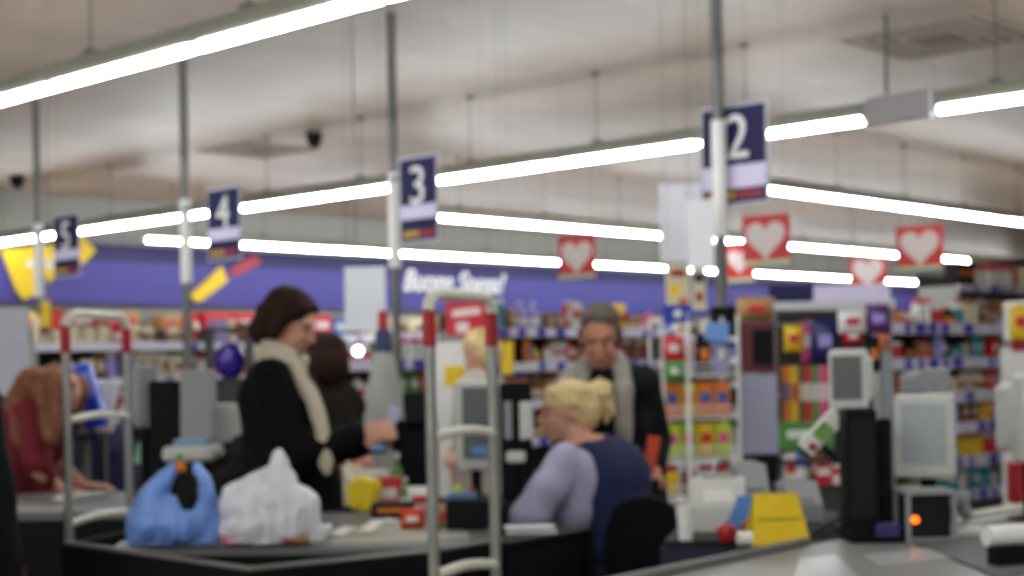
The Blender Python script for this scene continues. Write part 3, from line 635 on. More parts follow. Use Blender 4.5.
# receipts
c = ph(362, 532, HC)
b = MB(); n = 8; vs = []; fs = []
for i in range(n+1):
    x = -.09+.2*i/n; z = .006+.018*math.sin(i*.8)**2+.03*(i/n)**3
    vs += [(x, -.035, z), (x, .035, z), (x, .035, z+.0015), (x, -.035, z+.0015)]
for i in range(n):
    a = 4*i; c2 = a+4
    for q in range(4): fs.append((a+q, a+(q+1) % 4, c2+(q+1) % 4, c2+q))
fs += [(0, 1, 2, 3), (4*n+3, 4*n+2, 4*n+1, 4*n)]
b._add(vs, fs); tag(b.build('till_receipt', M_white, None, True, loc=(ph(362, 534, HC).x, ph(362, 534, HC).y, HC), rz=RZV+.6), 'curled white till receipt on the grey worktop right of the white bag', 'receipt')
# ---------------------------------------------------------------- centre display rack
c = base(696, 7.5); s = 200.0
t = thing('wire_display_rack', 'tall wire display rack with coloured packets behind the grey haired man', 'rack', c, RZV+.12)
b = MB()
hx = .19
zs = [.5, .69, .88, 1.08, 1.29]
for x in (-hx, hx):
    for y in (-.1, .2): b.tube([(x, y, .02), (x, y, 1.58)], .008, 6)
b.tube([(-.07, -.12, .02), (-.07, -.12, 1.6)], .012, 6)
b.build('upright', M_white, t)
for z in zs:
    b = MB(); b.box((0, .05, z-.008), (2*hx, .3, .012)); b.tube([(-hx, -.11, z+.05), (hx, -.11, z+.05)], .005, 6); b.tube([(-hx, -.11, z+.02), (hx, -.11, z+.02)], .005, 6); b.build('shelf', M_lgrey, t)
MB().box((-.12, -.12, 1.59), (.14, .02, .09), bev=.004).build('blue_header', mat('royal_blue_card', '2436a8', .5), t)
MB().tube([(-.12, -.13, 1.59), (-.12, -.14, 1.59)], .02, 16).build('white_disc', M_white, t)
MB().box((.08, -.12, 1.5), (.12, .02, .09), bev=.004).build('pale_blue_card', mat('sky_blue_card', '6f9ed8', .4), t)
rk = t
Rm = Matrix.Rotation(RZV+.12, 3, 'Z')
for zi, z in enumerate(zs):
    pal = [['brown', 'white', 'tan', 'red'], ['yellow', 'brown', 'white', 'tan'], ['lime', 'lime', 'yellow', 'lime'], ['orange', 'yellow', 'orange', 'orange'], ['black', 'white', 'black', 'lilac']][zi]
    hh = [.15, .15, .17, .17, .2][zi]; x = -hx+.005; k = 0
    while x < hx-.06:
        w = .082; col = pal[k % 4]; q = Rm@Vector((x+w/2, -.04, 0))
        good(['carton', 'jar', 'carton', 'carton', 'pouch'][zi], col, (c.x+q.x, c.y+q.y, z), (w*.93, w*.8, hh), RZV+.12, '%s %s %s on the %s tier of the wire display rack' % (['leftmost', 'left middle', 'right middle', 'rightmost', 'last'][k], col, ['box', 'jar', 'box', 'box', 'packet'][zi], ORD[zi]), 'goods on the wire display rack')
        x += w+.004; k += 1
q = Rm@Vector((-.15, -.16, 0)); tag(_pg('pouch', 'red', (c.x+q.x, c.y+q.y, 1.36), (.1, .04, .12), RZV), 'red and green packet clipped high on the wire display rack', 'packet')
q = Rm@Vector((-.15, -.17, 0)); tag(_pg('pouch', 'green', (c.x+q.x, c.y+q.y, 1.26), (.09, .04, .1), RZV), 'green packet clipped under the red one on the wire display rack', 'packet')
# pale lilac panel with dark bin under and red case over
c = base(757, 7.6); t = thing('panel_stand', 'pale lilac panel stand between wire rack and framed display', 'stand', c, RZV)
MB().box((0, 0, 1.08), (.19, .1, .4), bev=.006).build('lilac_panel', mat('pale_lilac_laminate', 'a9a8bc', .5), t)
b = MB()
for k in range(5): b.box((-.076+.038*k, -.053, 1.08), (.006, .008, .38))
b.build('ribs', mat('mid_lilac_laminate', '8f8fae', .5), t)
MB().box((0, 0, .44), (.17, .1, .88), bev=.006).build('dark_plinth', M_black, t)
MB().box((0, .0, 1.42), (.17, .12, .26), bev=.01).build('case', mat('maroon_case', '5a1620', .4), t); MB().box((0.02, -.065, 1.42), (.1, .01, .18)).build('case_window', M_blk2, t)
p = base(756, 7.6, 1.555)
tag(_pg('pouch', 'tan', p, (.19, .14, .12), RZV), 'tan bread packet lying on top of the maroon case', 'packet')
# lane pole lower clutter: black device
p = base(725, 7.9, 0); t = thing('ticket_machine', 'black ticket machine clipped on a slim stand behind the wire rack', 'machine', p, RZV)
MB().tube([(0, 0, 0), (0, 0, 1.5)], .02).build('stand', M_pole, t); MB().box((0, 0, 1.56), (.14, .1, .16), bev=.01).build('body', M_blk2, t)
# ---------------------------------------------------------------- framed display at right
x0, x1 = 771, 886; Z = 7.9; s = FPX/Z; W = (x1-x0)/s; c = base(x0, Z)
t = thing('framed_display', 'tall grey framed display hung with coloured bags at right', 'display stand', c, RZV)
zt = 1.35+54/s
b = MB()
for x in (0, W): b.box((x, 0, zt/2), (.06, .06, zt), bev=.005)
b.build('post', mat('grey_frame_paint', '8d9096', .45, .2), t)
MB().box((W/2, -.01, zt), (W+.08, .1, .05), bev=.005).build('top_beam', mat('white_beam', 'c8c8cc', .5), t)
MB().box((W/2, .3, zt/2), (W, .03, zt)).build('back_panel', M_back, t)
MB().box((W/2, .15, .2), (W, .3, .4)).build('plinth', M_back, t)
b = MB()
for zz in (1.5, 1.13): b.tube([(0, .0, zz+.04), (W, .0, zz+.04)], .008, 6)
b.build('hook_rail', M_steel, t)
for px0_, px1_, m, lb in ((769, 812, M_navy, 'navy header board above the left of the framed display'), (814, 890, M_lil, 'lilac header board above the right of the framed display')):
    g, W2, H2 = board('header_board', px0_, 285, px1_, 302, 7.85, m, lb, 'board', False, th=.02)
def hang(col, kind, px0_, py0_, px1_, py1_, Z, lab):
    s = FPX/Z; p = at((px0_+px1_)/2, py1_, Z); o = _pg(kind, col, p, ((px1_-px0_)/s, .07, (py1_-py0_)/s), RZV); return tag(o, lab, 'packet')
hang('yellow', 'pouch', 784, 325, 803, 352, 7.88, 'ochre bag with green print hanging top left in the framed display')
hang('pink', 'pouch', 801, 320, 813, 362, 7.92, 'thin pink-red bag hanging beside the ochre bag')
hang('navy', 'pouch', 811, 320, 838, 362, 7.85, 'large navy bag hanging in the framed display')
hang('white', 'pouch', 838, 310, 866, 333, 7.8, 'white and red bag hanging from the display beam')
hang('red', 'pouch', 843, 328, 862, 344, 7.82, 'small red bag hanging below the white one')
hang('purple', 'pouch', 866, 304, 890, 334, 7.84, 'dark purple bag at the top right of the framed display')
hang('orange', 'pouch', 879, 334, 891, 350, 7.86, 'small bright orange bag right of the framed display')
hang('black', 'pouch', 866, 336, 880, 372, 7.9, 'black bag hanging low right in the framed display')
for i, (col, a) in enumerate([('orange', 783), ('yellow', 791), ('brown', 799), ('red', 805), ('green', 812), ('pink', 819), ('red', 826)]):
    o = hang(col, 'carton', a, 366, a+7, 424, 7.88, '%s long slim packet, %s from the left in the framed display' % (col, ORDN[i])); o.scale.y = .03; o['group'] = 'slim packets hanging in the framed display'
for px, py, k, col, lab in ((805, 452, 'carton', 'green', 'flat dark green box low in the framed display'), (800, 478, 'bottle', 'blue', 'blue bottle low behind the yellow card tent'), (823, 478, 'carton', 'red', 'red box left of the black scanner column'), (833, 482, 'carton', 'white', 'white box left of the black scanner column'), (816, 470, 'pouch', 'brown', 'brown packet left of the black scanner column'), (790, 474, 'pouch', 'white', 'white packet low in the framed display')):
    zz = {'carton': .12, 'bottle': .2, 'pouch': .17}[k]
    zb = at(px, py+15, 7.6).z
    b = at(px, py, 7.6)
    tag(_pg(k, col, (b.x, b.y, .72 if py > 460 else .9), ((.28 if py < 460 else .09), .08, (.14 if py < 460 else zz)), RZV), lab, 'box' if k == 'carton' else 'packet')
p = base(822, 7.62); t = thing('low_bench', 'low dark bench of small goods under the framed display', 'bench', p, RZV)
MB().box((0, 0, .71), (.5, .18, .02)).build('top', M_back, t); MB().box((0, 0, .35), (.46, .14, .70)).build('body', M_back, t); MB().box((-.08, 0, .84), (.3, .14, .02)).build('upper_shelf', M_back, t)
bpy.data.objects
# end display with yellow/white boxes at right edge
p = at(1036, HOR, 9.0); t = thing('end_display', 'white end display with a red band at the right edge', 'display stand', (p.x, p.y, 0), RZV)
MB().box((0, .1, .7), (.3, .2, 1.4), bev=.01).build('stand', M_white, t); MB().box((0, -.012, 1.43), (.3, .02, .1)).build('red_band', M_red, t)
b = MB(); b.box((0, .08, 1.56), (.28, .16, .24), bev=.01); b.build('board', M_white, t)
tag(_pg('pouch', 'yellow', (at(1021, HOR, 8.85).x, at(1021, HOR, 8.85).y, 1.45), (.13, .05, .2), RZV), 'yellow packet on the end display at the right edge', 'packet')
p = base(1022, 5.1, HC); tag(MB().box((0, 0, .05), (.1, .08, .14), bev=.01).build('red_tin', M_red, None, loc=p+Vector((0, 0, .02)), rz=RZV), 'red tin under the monitor at the right edge', 'tin')
# red poster behind the near gate with a blonde figure and white goods
g, W, H = board('red_poster', 446, 302, 487, 336, 9.4, mat('strong_red_card', 'd02030', .5), 'red poster with white print seen through the near gate', 'poster', True)
MB().box((.0, -.009, H*.2), (W*.7, .003, H*.2), rot=Euler((0, -.1, 0))).build('print', M_hw, g); MB().box((-W*.1, -.009, -H*.25), (W*.3, .003, H*.3)).build('print', M_hw, g)
p = base(450, 9.0); t = thing('promotion_stand', 'white promotion stand with yellow print under the red poster', 'stand', p, RZV)
MB().box((0, 0, .75), (.22, .16, 1.5), bev=.01).build('stand', M_white, t); MB().box((.03, -.085, 1.3), (.12, .01, .12), bev=.004).build('yellow_print', M_yel, t)
g, W, H = board('price_board', 501, 343, 513, 375, 9.0, M_yel, 'narrow yellow board between near gate and cashier', 'board', True)
# purple ball pack in dark frame window at left
p = base(230, 9.0); t = thing('toy_stand', 'dark framed stand holding a glossy purple ball left of the woman', 'stand', p, RZV)
b = MB(); b.box((-.12, 0, .8), (.02, .2, 1.6)); b.box((.12, 0, .8), (.02, .2, 1.6)); b.box((0, 0, 1.6), (.26, .2, .02)); b.box((0, 0, 1.3), (.26, .2, .02)); b.box((0, 0, .65), (.24, .18, 1.28)); b.build('frame', M_back, t)
tag(MB().ball((0, 0, .1), (.1, .08, .115)).build('toy_ball', mat('glossy_purple', '3a2496', .15, var=.1, coat=.5), None, True, loc=p+Vector((.0, 0, 1.312))), 'glossy purple ball inside the dark framed stand', 'ball')
# wine red / dark goods rack: white hanging dress-like cone bag near pole three
p = base(384, 8.0); t = thing('cone_display', 'pale cone shaped display with a red and blue top beside lane three pole', 'display stand', p, RZV)
MB().lathe([(.14, .0), (.14, .9), (.12, 1.15), (.05, 1.42), (.04, 1.44)], n=16).build('cone', mat('pale_grey_cloth', 'a8a6a0', .7), t, True)
MB().lathe([(.045, 1.44), (.045, 1.54), (.03, 1.56)], n=12).build('blue_neck', mat('dark_blue_plastic', '232a58', .4), t, True); MB().lathe([(.03, 1.56), (.03, 1.64), (.02, 1.66)], n=12).build('red_cap', M_red, t, True)
p = at(358, 351, 9.28); o = MB().ball((0, 0, 0), .03).build('spot_lamp', mat('cool_spot', 'e8f4ff', .4, emit=4), None, True, loc=p); tag(o, 'small bright round spot lamp in front of the shelves beside the woman', 'lamp')
MB().tube([(0, 0, .02), (0, 0, CEIL-p.z)], .004, 6).build('hanging_rod', M_wire, o)
# blue and white objects on left
p = base(84, 6.9, 0); t = thing('stool_stand', 'dark stand behind the left counter carrying the blue pack', 'stand', p, RZV)
MB().tube([(0, 0, 0), (0, 0, 1.06)], .02).build('post', M_pole, t); MB().box((0, 0, 1.07), (.14, .13, .02), bev=.005).build('plate', M_black, t)
b = MB(); b.box((0, 0, .15), (.1, .1, .3), rot=Euler((0, -.28, 0)), bev=.02); b.mat(1).box((-.005, -.054, .2), (.06, .01, .12), rot=Euler((0, -.28, 0)), bev=.01); tag(b.build('blue_pack', [mat('vivid_blue_film', '1f44d8', .3), mat('pale_blue_film', '7f9cf0', .3)], None, loc=p+Vector((.02, 0, 1.10)), rz=RZV), 'vivid blue shiny pack tilted behind the farther gate', 'packet')
p = base(103, 7.1, 0); t = thing('leaflet_stand', 'white leaflet stand right of the vivid blue pack', 'stand', p, RZV)
MB().box((0, 0, 1.2), (.11, .04, .24), rot=Euler((0, .15, 0)), bev=.006).build('leaflet_box', M_white, t); MB().tube([(0, 0, 0), (0, 0, 1.1)], .015).build('post', M_pole, t)
p = base(141, 6.05, HC-.0); c2 = at(143, 454, 6.525); t = thing('green_note', 'small pale green note on the dark counter screen at left', 'note', c2, RZV); MB().box((0, 0, 0), (.065, .004, .09), rot=Euler((0, .25, 0))).build('sheet', mat('mint_paper', '8fc4a0', .6), t)
p = base(150, 6.55, 0); t = thing('counter_screen', 'black screen board standing behind the left counter', 'panel', (p.x, p.y, 0), RZV)
MB().box((.13, 0, .56), (.36, .04, 1.12), bev=.005).build('board', M_black, t); MB().box((.13, 0, 1.13), (.36, .06, .02)).build('cap', M_blk2, t)
# yellow banana-like bag and red card at left top
p = at(46, 308, 8.6)
g, W, H = board('yellow_tag', 41, 301, 51, 327, 8.6, M_yel, 'rounded yellow card just left of the farther gate', 'card', True)
g, W, H = board('red_tag', 51, 309, 62, 330, 8.62, M_hred, 'red card between the yellow card and the farther gate', 'card', True)
# office chair
c = base(642, 5.15); t = thing('office_chair', 'black swivel chair with rounded back behind the cashier', 'chair', c, RZV-.15)
b = MB(); nx, nz = 10, 10; vs = []; fs = []
def bk(u, v, th):
    w = .138*(1-.25*abs(v-.45)**2.0*2); x = (u-.5)*2; z = .50+.395*v; rr = 1-.16*max(0, abs(v-.5)*2-.6)/.4
    return (x*w*rr, .05*(x*x)*-1+.0+th*(1-.5*x*x), z-.03*x*x*(1 if v > .5 else -1))
for side, th in ((0, -.03), (1, .03)):
    for j in range(nz+1):
        for i in range(nx+1): vs.append(bk(i/nx, j/nz, th))
N = (nx+1)*(nz+1)
for side in (0, 1):
    for j in range(nz):
        for i in range(nx):
            a = side*N+j*(nx+1)+i; q = (a, a+1, a+nx+2, a+nx+1); fs.append(q if side == 0 else q[::-1])
bnd = [i for i in range(nx+1)]+[j*(nx+1)+nx for j in range(1, nz+1)]+[nz*(nx+1)+i for i in range(nx-1, -1, -1)]+[j*(nx+1) for j in range(nz-1, 0, -1)]
for q in range(len(bnd)): a, d = bnd[q], bnd[(q+1) % len(bnd)]; fs.append((a, a+N, d+N, d))
b._add(vs, fs); b.build('backrest', mat('black_upholstery', '0c0c0d', .8), t, True)
MB().box((-.12, .2, .46), (.4, .4, .07), bev=.03).build('seat', mat('black_upholstery', '0c0c0d', .8), t, True)
b = MB(); b.tube([(0, -.0, .62), (-.02, .0, .42), (-.1, .15, .4)], .018); b.build('back_bracket', M_blk2, t, True)
MB().tube([(-.12, .2, .07), (-.12, .2, .43)], .025).build('gas_column', M_steel, t, True)
for k in range(5):
    a = 2*PI*k/5; l = MB().tube([(-.12, .2, .09), (-.12+.26*math.cos(a), .2+.26*math.sin(a), .07)], [.022, .014]).build('leg', M_blk2, t, True)
    MB().tube([(-.12+.26*math.cos(a)-.012, .2+.26*math.sin(a), .028), (-.12+.26*math.cos(a)+.012, .2+.26*math.sin(a), .028)], .027, 12).build('castor', M_blk2, l, True)
# ---------------------------------------------------------------- organic surfaces from blended solids
def E(c, r, m=0, rot=None): return ('e', Vector(c), Vector(r), m, rot)
def K(a, ra, b, rb, m=0): return ('c', Vector(a), ra, Vector(b), rb, m)
def blob(name, prims, mats, parent, voxel=.012, smooth=4, crumple=None, disp=None):
    b = MB()
    for p in prims:
        if p[0] == 'e':
            bm = bmesh.new(); bmesh.ops.create_icosphere(bm, subdivisions=3, radius=1); bm.verts.index_update()
            R = p[4].to_matrix() if isinstance(p[4], Euler) else (p[4] or Matrix.Identity(3))
            b._add([R@Vector((v.co.x*p[2].x, v.co.y*p[2].y, v.co.z*p[2].z))+p[1] for v in bm.verts], [[v.index for v in f.verts] for f in bm.faces]); bm.free()
        else:
            A, ra, B, rb = p[1:5]; d = B-A; L = d.length; t = d/L; n = 6; pts = []; rs = []
            for k in range(n+1):
                a = PI/2*(1-k/n); pts.append(A-t*ra*math.sin(a)); rs.append(max(1e-4, ra*math.cos(a)))
            for k in range(n+1):
                a = PI/2*k/n; pts.append(B+t*rb*math.sin(a)); rs.append(max(1e-4, rb*math.cos(a)))
            a = t.cross(Vector((0, 0, 1))) if abs(t.z) < .95 else t.cross(Vector((1, 0, 0)))
            a.normalize(); c2 = t.cross(a); N = 16; vs = []; fs = []
            for q, r in zip(pts, rs): vs += [q+r*(math.cos(2*PI*i/N)*a+math.sin(2*PI*i/N)*c2) for i in range(N)]
            for j in range(len(pts)-1):
                for i in range(N): k2 = (i+1) % N; fs.append((j*N+i, j*N+k2, (j+1)*N+k2, (j+1)*N+i))
            fs.append(tuple(range(N-1, -1, -1))); fs.append(tuple((len(pts)-1)*N+i for i in range(N)))
            b._add(vs, fs)
    o = b.build('tmp', M_skin)
    m = o.modifiers.new('r', 'REMESH'); m.mode = 'VOXEL'; m.voxel_size = voxel
    if smooth: s = o.modifiers.new('s', 'SMOOTH'); s.factor = .5; s.iterations = smooth
    bpy.context.view_layer.update()
    me = bpy.data.meshes.new_from_object(o.evaluated_get(bpy.context.evaluated_depsgraph_get())); bpy.data.objects.remove(o)
    me.name = name; me.materials.clear()
    for q in mats: me.materials.append(q)
    if disp:
        for v in me.vertices: v.co = disp(v.co.copy())
    if len(mats) > 1:
        nf = len(me.polygons); cc = np.empty(nf*3, 'f'); me.polygons.foreach_get('center', cc); cc = cc.reshape(-1, 3); best = np.full(nf, 1e9); idx = np.zeros(nf, int)
        for p in prims:
            if p[0] == 'e':
                R = p[4].to_matrix() if isinstance(p[4], Euler) else (p[4] or Matrix.Identity(3)); q = (cc-np.array(p[1]))@np.array(R)
                d = (np.linalg.norm(q/np.array(p[2]), axis=1)-1)*min(p[2]); mi = p[3]
            else:
                A, B = np.array(p[1]), np.array(p[3]); ab = B-A; u = np.clip(((cc-A)@ab)/(ab@ab), 0, 1); d = np.linalg.norm(cc-A-u[:, None]*ab, axis=1)-(p[2]+(p[4]-p[2])*u); mi = p[5]
            k = d < best; best[k] = d[k]; idx[k] = mi
        me.polygons.foreach_set('material_index', idx.astype('i'))
    me.polygons.foreach_set('use_smooth', [True]*len(me.polygons)); me.update()
    o = bpy.data.objects.new(name, me); C.objects.link(o); o.parent = parent; return o
def frame(yaw, pitch=0, roll=0): return (Matrix.Rotation(yaw, 3, 'Z')@Matrix.Rotation(pitch, 3, 'Y')@Matrix.Rotation(roll, 3, 'X'))
def head_prims(c, R, m=0, sc=1.0):
    c = Vector(c); f = lambda x, y, z: c+R@(Vector((x, y, z))*sc)
    return [E(f(-.012, 0, .03), Vector((.098, .075, .088))*sc, m, R), E(f(.035, 0, -.045), Vector((.055, .056, .062))*sc, m, R), E(f(.06, 0, -.088), Vector((.028, .03, .022))*sc, m, R),
            K(f(.088, 0, .01), .009*sc, f(.108, 0, -.028), .014*sc, m), E(f(.088, 0, -.062), Vector((.014, .022, .012))*sc, m, R), E(f(.07, .035, -.028), Vector((.025, .02, .024))*sc, m, R), E(f(.07, -.035, -.028), Vector((.025, .02, .024))*sc, m, R),
            E(f(.078, 0, .03), Vector((.018, .05, .012))*sc, m, R), E(f(-.005, .078, -.012), Vector((.018, .008, .03))*sc, m, R), E(f(-.005, -.078, -.012), Vector((.018, .008, .03))*sc, m, R)]
def face_parts(c, R, parent, brow, sc=1.0, lip=None):
    c = Vector(c); f = lambda x, y, z: c+R@(Vector((x, y, z))*sc)
    for sy in (-1, 1):
        e = MB().ball(f(.079, sy*.031, .003), .0095*sc).build('eye', M_eye, parent, True)
        MB().ball(f(.085, sy*.031, .001), .0058*sc).build('iris', M_iris, e, True)
        MB().tube([f(.088, sy*.014, .026), f(.088, sy*.034, .031), f(.076, sy*.052, .025)], .0035*sc, 6).build('eyebrow', brow, parent, True)
    MB().tube([f(.094, -.022, -.064), f(.102, 0, -.061), f(.094, .022, -.064)], [.003*sc, .006*sc, .003*sc], 8).build('lips', lip or M_lip, parent, True)
def hand_prims(w, d, n, side, m=0, curl=.6, sc=1.0):
    """w wrist, d along the hand, n palm normal (towards the palm), side +1/-1 puts the thumb at +/- (d x n)"""
    w = Vector(w); d = Vector(d).normalized(); n = Vector(n); n = (n-d*n.dot(d)).normalized(); s = d.cross(n)*side
    P = [E(w+d*.045*sc, Vector((.05, .04, .018))*sc, m, Matrix((d, s, n)).transposed()), K(w-d*.02*sc, .024*sc, w+d*.02*sc, .022*sc, m)]
    for k, (off, L) in enumerate(((.03, .068), (.011, .078), (-.009, .072), (-.028, .056))):
        a = w+d*.08*sc+s*off*sc; L *= sc; ang = 0; dd = d.copy(); ps = [a]
        for q, fr in enumerate((.45, .3, .25)):
            ang += curl*(.6+.2*q); dd = d*math.cos(ang)+n*math.sin(ang); ps.append(ps[-1]+dd*L*fr)
        for q in range(3): P.append(K(ps[q], (.0098-.0012*q)*sc, ps[q+1], (.0088-.0012*q)*sc, m))
    a = w+d*.02*sc+s*.028*sc; b2 = a+(d*.5+s*.75+n*.35).normalized()*.04*sc; c2 = b2+(d*.8+s*.15+n*.5).normalized()*.035*sc
    P += [K(a, .014*sc, b2, .0115*sc, m), K(b2, .0115*sc, c2, .009*sc, m)]
    return P
def P3(px, py, px0, Z, f=0.0):
    """local (right, forward, up) of an image point, for a figure standing at column px0, distance Z; f = further away"""
    p = at(px, py, Z+f)-base(px0, Z); return Vector((p.dot(VR), p.dot(VF), p.z))
# ---------------------------------------------------------------- woman in the dark coat
Z = 5.8; X = 291; L = lambda px, py, f=0: P3(px, py, X, Z, f)
t = thing('person', 'woman with a dark brown bob, black coat and long beige scarf, looking down', 'person', base(X, Z), RZV)
wm = t
M_coat = mat('black_wool_coat', '08080b', .9, var=.2, scale=60); M_scarf = mat('beige_knit_scarf', 'c9c0a8', .9, var=.18, scale=50, bump=.6); M_brun = mat('dark_brown_hair', '2c1710', .75, var=.4, scale=40)
hc = L(291, 323); R = frame(-.3, .45)
sh_n, sh_f = L(272, 378, -.15), L(284, 376, .17)
hipc = L(298, 470)
el_n, wr_n = L(292, 460, -.2), L(360, 437, -.14); el_f, wr_f = L(320, 452, .2), L(385, 438, .06)
hand_c = L(366, 437, -.12)
pr = head_prims(hc, R) + [K(hc+Vector((-.03, 0, -.07)), .05, L(276, 365, 0), .06), K(L(280, 385), .13, L(292, 440), .12), K(L(292, 440), .13, hipc+Vector((0, 0, -.05)), .15),
    K(sh_n, .055, el_n, .042), K(el_n, .042, wr_n, .028), K(sh_f, .055, el_f, .042), K(el_f, .042, wr_f, .028),
    K(hipc+Vector((0, -.08, -.05)), .09, (.02, -.09, .48), .06), K((.02, -.09, .48), .058, (.0, -.09, .08), .038), K(hipc+Vector((0, .08, -.05)), .09, (.04, .09, .48), .06), K((.04, .09, .48), .058, (.03, .09, .08), .038),
    K((-.02, -.09, .045), .04, (.13, -.1, .035), .03), K((.01, .09, .045), .04, (.16, .1, .035), .03)]
pr += hand_prims(wr_n, (1, .0, .25), (0, .8, -.2), -1, curl=.85, sc=1.12) + hand_prims(wr_f, (1, -.3, .0), (0, -.6, -.4), 1, curl=.7)
body = blob('body', pr, [M_skin], t, .0075, 3); face_parts(hc, R, t, M_brun)
coat = [E(L(282, 392), (.135, .20, .13)), K(L(276, 385, -.12), .085, L(284, 384, .13), .085), K(L(280, 400), .165, L(292, 460), .165), K(L(292, 455, -.04), .165, L(300, 530, -.02), .185), K(L(296, 455, .08), .15, L(304, 530, .08), .18), K(L(300, 530), .19, L(300, 620), .2),
        K(sh_n, .078, el_n, .074), K(el_n, .074, wr_n+Vector((-.03, 0, 0)), .056), K(sh_f, .078, el_f, .07), K(el_f, .07, wr_f+Vector((-.04, 0, 0)), .055), E(L(262, 390), (.075, .14, .11)), K(L(268, 366, -.04), .05, L(276, 366, .06), .05)]
wr = lambda k, amp: (lambda v: v+noise.noise_vector(v*k)*amp)
blob('coat', coat, [M_coat], t, .012, 5, disp=wr(9, .012))
sc_ = [K(L(262, 358, -.0600), .0308, L(275, 366, -.0850), .0352), K(L(275, 366, -.0850), .0352, L(296, 368, -.0800), .0308), K(L(262, 358, -.0600), .0308, L(262, 352, .0500), .0317), K(L(262, 352, .0500), .0317, L(290, 352, .0800), .0299), K(L(290, 352, .0800), .0299, L(303, 362, -.0176), .0282), K(L(268, 348, -.0264), .0352, L(290, 356, -.0700), .0334),
       K(L(292, 368, -.1), .0370, L(311, 395, -.16), .0317), K(L(311, 395, -.16), .0317, L(321, 425, -.19), .0299), K(L(321, 425, -.19), .0290, L(326, 462, -.21), .0273), K(L(300, 378, -.1), .0308, L(318, 410, -.15), .0264), K(L(326, 462, -.21), .0264, L(327, 472, -.21), .0194)]
blob('scarf', sc_, [M_scarf], t, .009, 3, disp=wr(22, .006))
q = lambda x, y, z: hc+R@Vector((x, y, z))
hair = [E(q(-.03, 0, .048), (.108, .092, .09), 0, R), E(q(-.065, 0, -.01), (.085, .092, .10), 0, R), E(q(-.085, -.01, -.07), (.062, .08, .065), 0, R), K(q(.0, -.082, .03), .03, q(-.01, -.086, -.055), .024), K(q(.0, .082, .03), .03, q(-.01, .086, -.055), .024), K(q(.045, -.05, .085), .02, q(.015, -.078, .03), .018), K(q(.06, .0, .095), .02, q(.05, .05, .075), .02), K(q(.06, .0, .095), .02, q(.055, -.045, .082), .018)]
blob('hair', hair, [M_brun], t, .008, 2, disp=wr(30, .005))
# what she holds
p = at(392, 418, 5.72); tag(MB().box((0, 0, 0), (.045, .012, .085), rot=Euler((0, .35, 0)), bev=.004).build('bank_note', mat('pale_blue_card', 'b8c4e0', .5), None, loc=p, rz=RZV), 'small pale card held up by the woman in the black coat', 'card')
p = at(378, 447, 5.66); b = MB(); b.box((0, 0, 0), (.07, .025, .05), bev=.008); b.mat(1).box((0, -.0135, 0), (.05, .003, .025)); tag(b.build('wallet', [M_brun, mat('sky_blue_card', '6f9ed8', .4)], None, loc=p, rz=RZV), 'dark wallet with a pale blue card under the hand of the woman', 'wallet')
# shoulder bag behind her
p = base(236, 6.0, .0); t = thing('shoulder_bag', 'slouchy black bag hanging behind the woman in the black coat', 'bag', (p.x, p.y, .78), RZV)
blob('bag_body', [E((0, 0, .13), (.11, .08, .14)), E((.02, 0, .24), (.07, .05, .08)), E((-.03, 0, .07), (.1, .08, .09))], [mat('soft_black_leather', '1c1a1a', .6)], t, .012, 4, disp=wr(12, .015))
MB().tube([(.0, 0, .26), (.08, -.02, .45), (.12, -.05, .56)], .01).build('strap', M_blk2, t, True)
# ---------------------------------------------------------------- grey haired man
Z = 6.15; X = 607; L = lambda px, py, f=0: P3(px, py, X, Z, f)
t = thing('person', 'man with short grey hair, dark jacket and pale grey lapels looking down at the till', 'person', base(X, Z), RZV)
M_jkt = mat('black_jacket', '0b0b0e', .65, var=.2, scale=40); M_fleece = mat('pale_grey_lining', '9c978e', .9, var=.12, scale=60); M_swt = mat('black_sweater', '0e0e12', .9); M_grh = mat('grey_brown_hair', '5c5248', .7, var=.5, scale=50); M_trs = mat('dark_trousers', '20222a', .8)
hc = L(600, 337, -.06); R = frame(-PI/2-.15, .35)
s1, s2 = L(574, 385, 0), L(642, 385, 0)
e1, w1 = L(566, 440, -.02), L(577, 486, -.15); e2, w2 = L(654, 440, .02), L(654, 470, -.12)
pr = head_prims(hc, R, 0, 1.04)+[K(hc+Vector((0, .03, -.07)), .055, L(605, 372), .06), K(L(605, 395), .105, L(607, 450), .11), K(L(607, 450), .11, (0, 0, .9), .14), K(s1, .06, e1, .045), K(e1, .045, w1, .03), K(s2, .06, e2, .045), K(e2, .045, w2, .03),
    K((-.09, 0, .88), .1, (-.1, 0, .48), .065), K((-.1, 0, .48), .062, (-.1, .02, .08), .042), K((.09, 0, .88), .1, (.1, 0, .48), .065), K((.1, 0, .48), .062, (.1, .02, .08), .042), K((-.1, .03, .045), .042, (-.12, -.14, .035), .033), K((.1, .03, .045), .042, (.12, -.14, .035), .033)]
pr += hand_prims(w1, (.1, -.6, -.6), (.6, 0, -.4), 1, curl=.5)+hand_prims(w2, (-.35, -.4, -.3), (-.3, -.3, -.7), 1, curl=.7)
blob('body', pr, [M_skin2], t, .008, 3); face_parts(hc, R, t, M_grh, 1.04, mat('ruddy_lips', '84483e', .5))
q = lambda x, y, z: hc+R@Vector((x, y, z))
blob('hair', [E(q(-.025, 0, .062), (.1, .084, .075), 0, R), E(q(-.06, 0, .0), (.07, .082, .07), 0, R), K(q(.04, -.04, .098), .02, q(.04, .04, .098), .02), K(q(.01, -.08, .03), .012, q(.0, -.08, -.02), .01), K(q(.01, .08, .03), .016, q(.0, .08, -.02), .01)], [M_grh], t, .008, 1, disp=wr(34, .008))
blob('sweater', [E(L(605, 392), (.17, .125, .10)), K(L(603, 372), .066, L(603, 382), .08), K(L(605, 400), .15, L(606, 480), .155)], [M_swt], t, .012, 4)
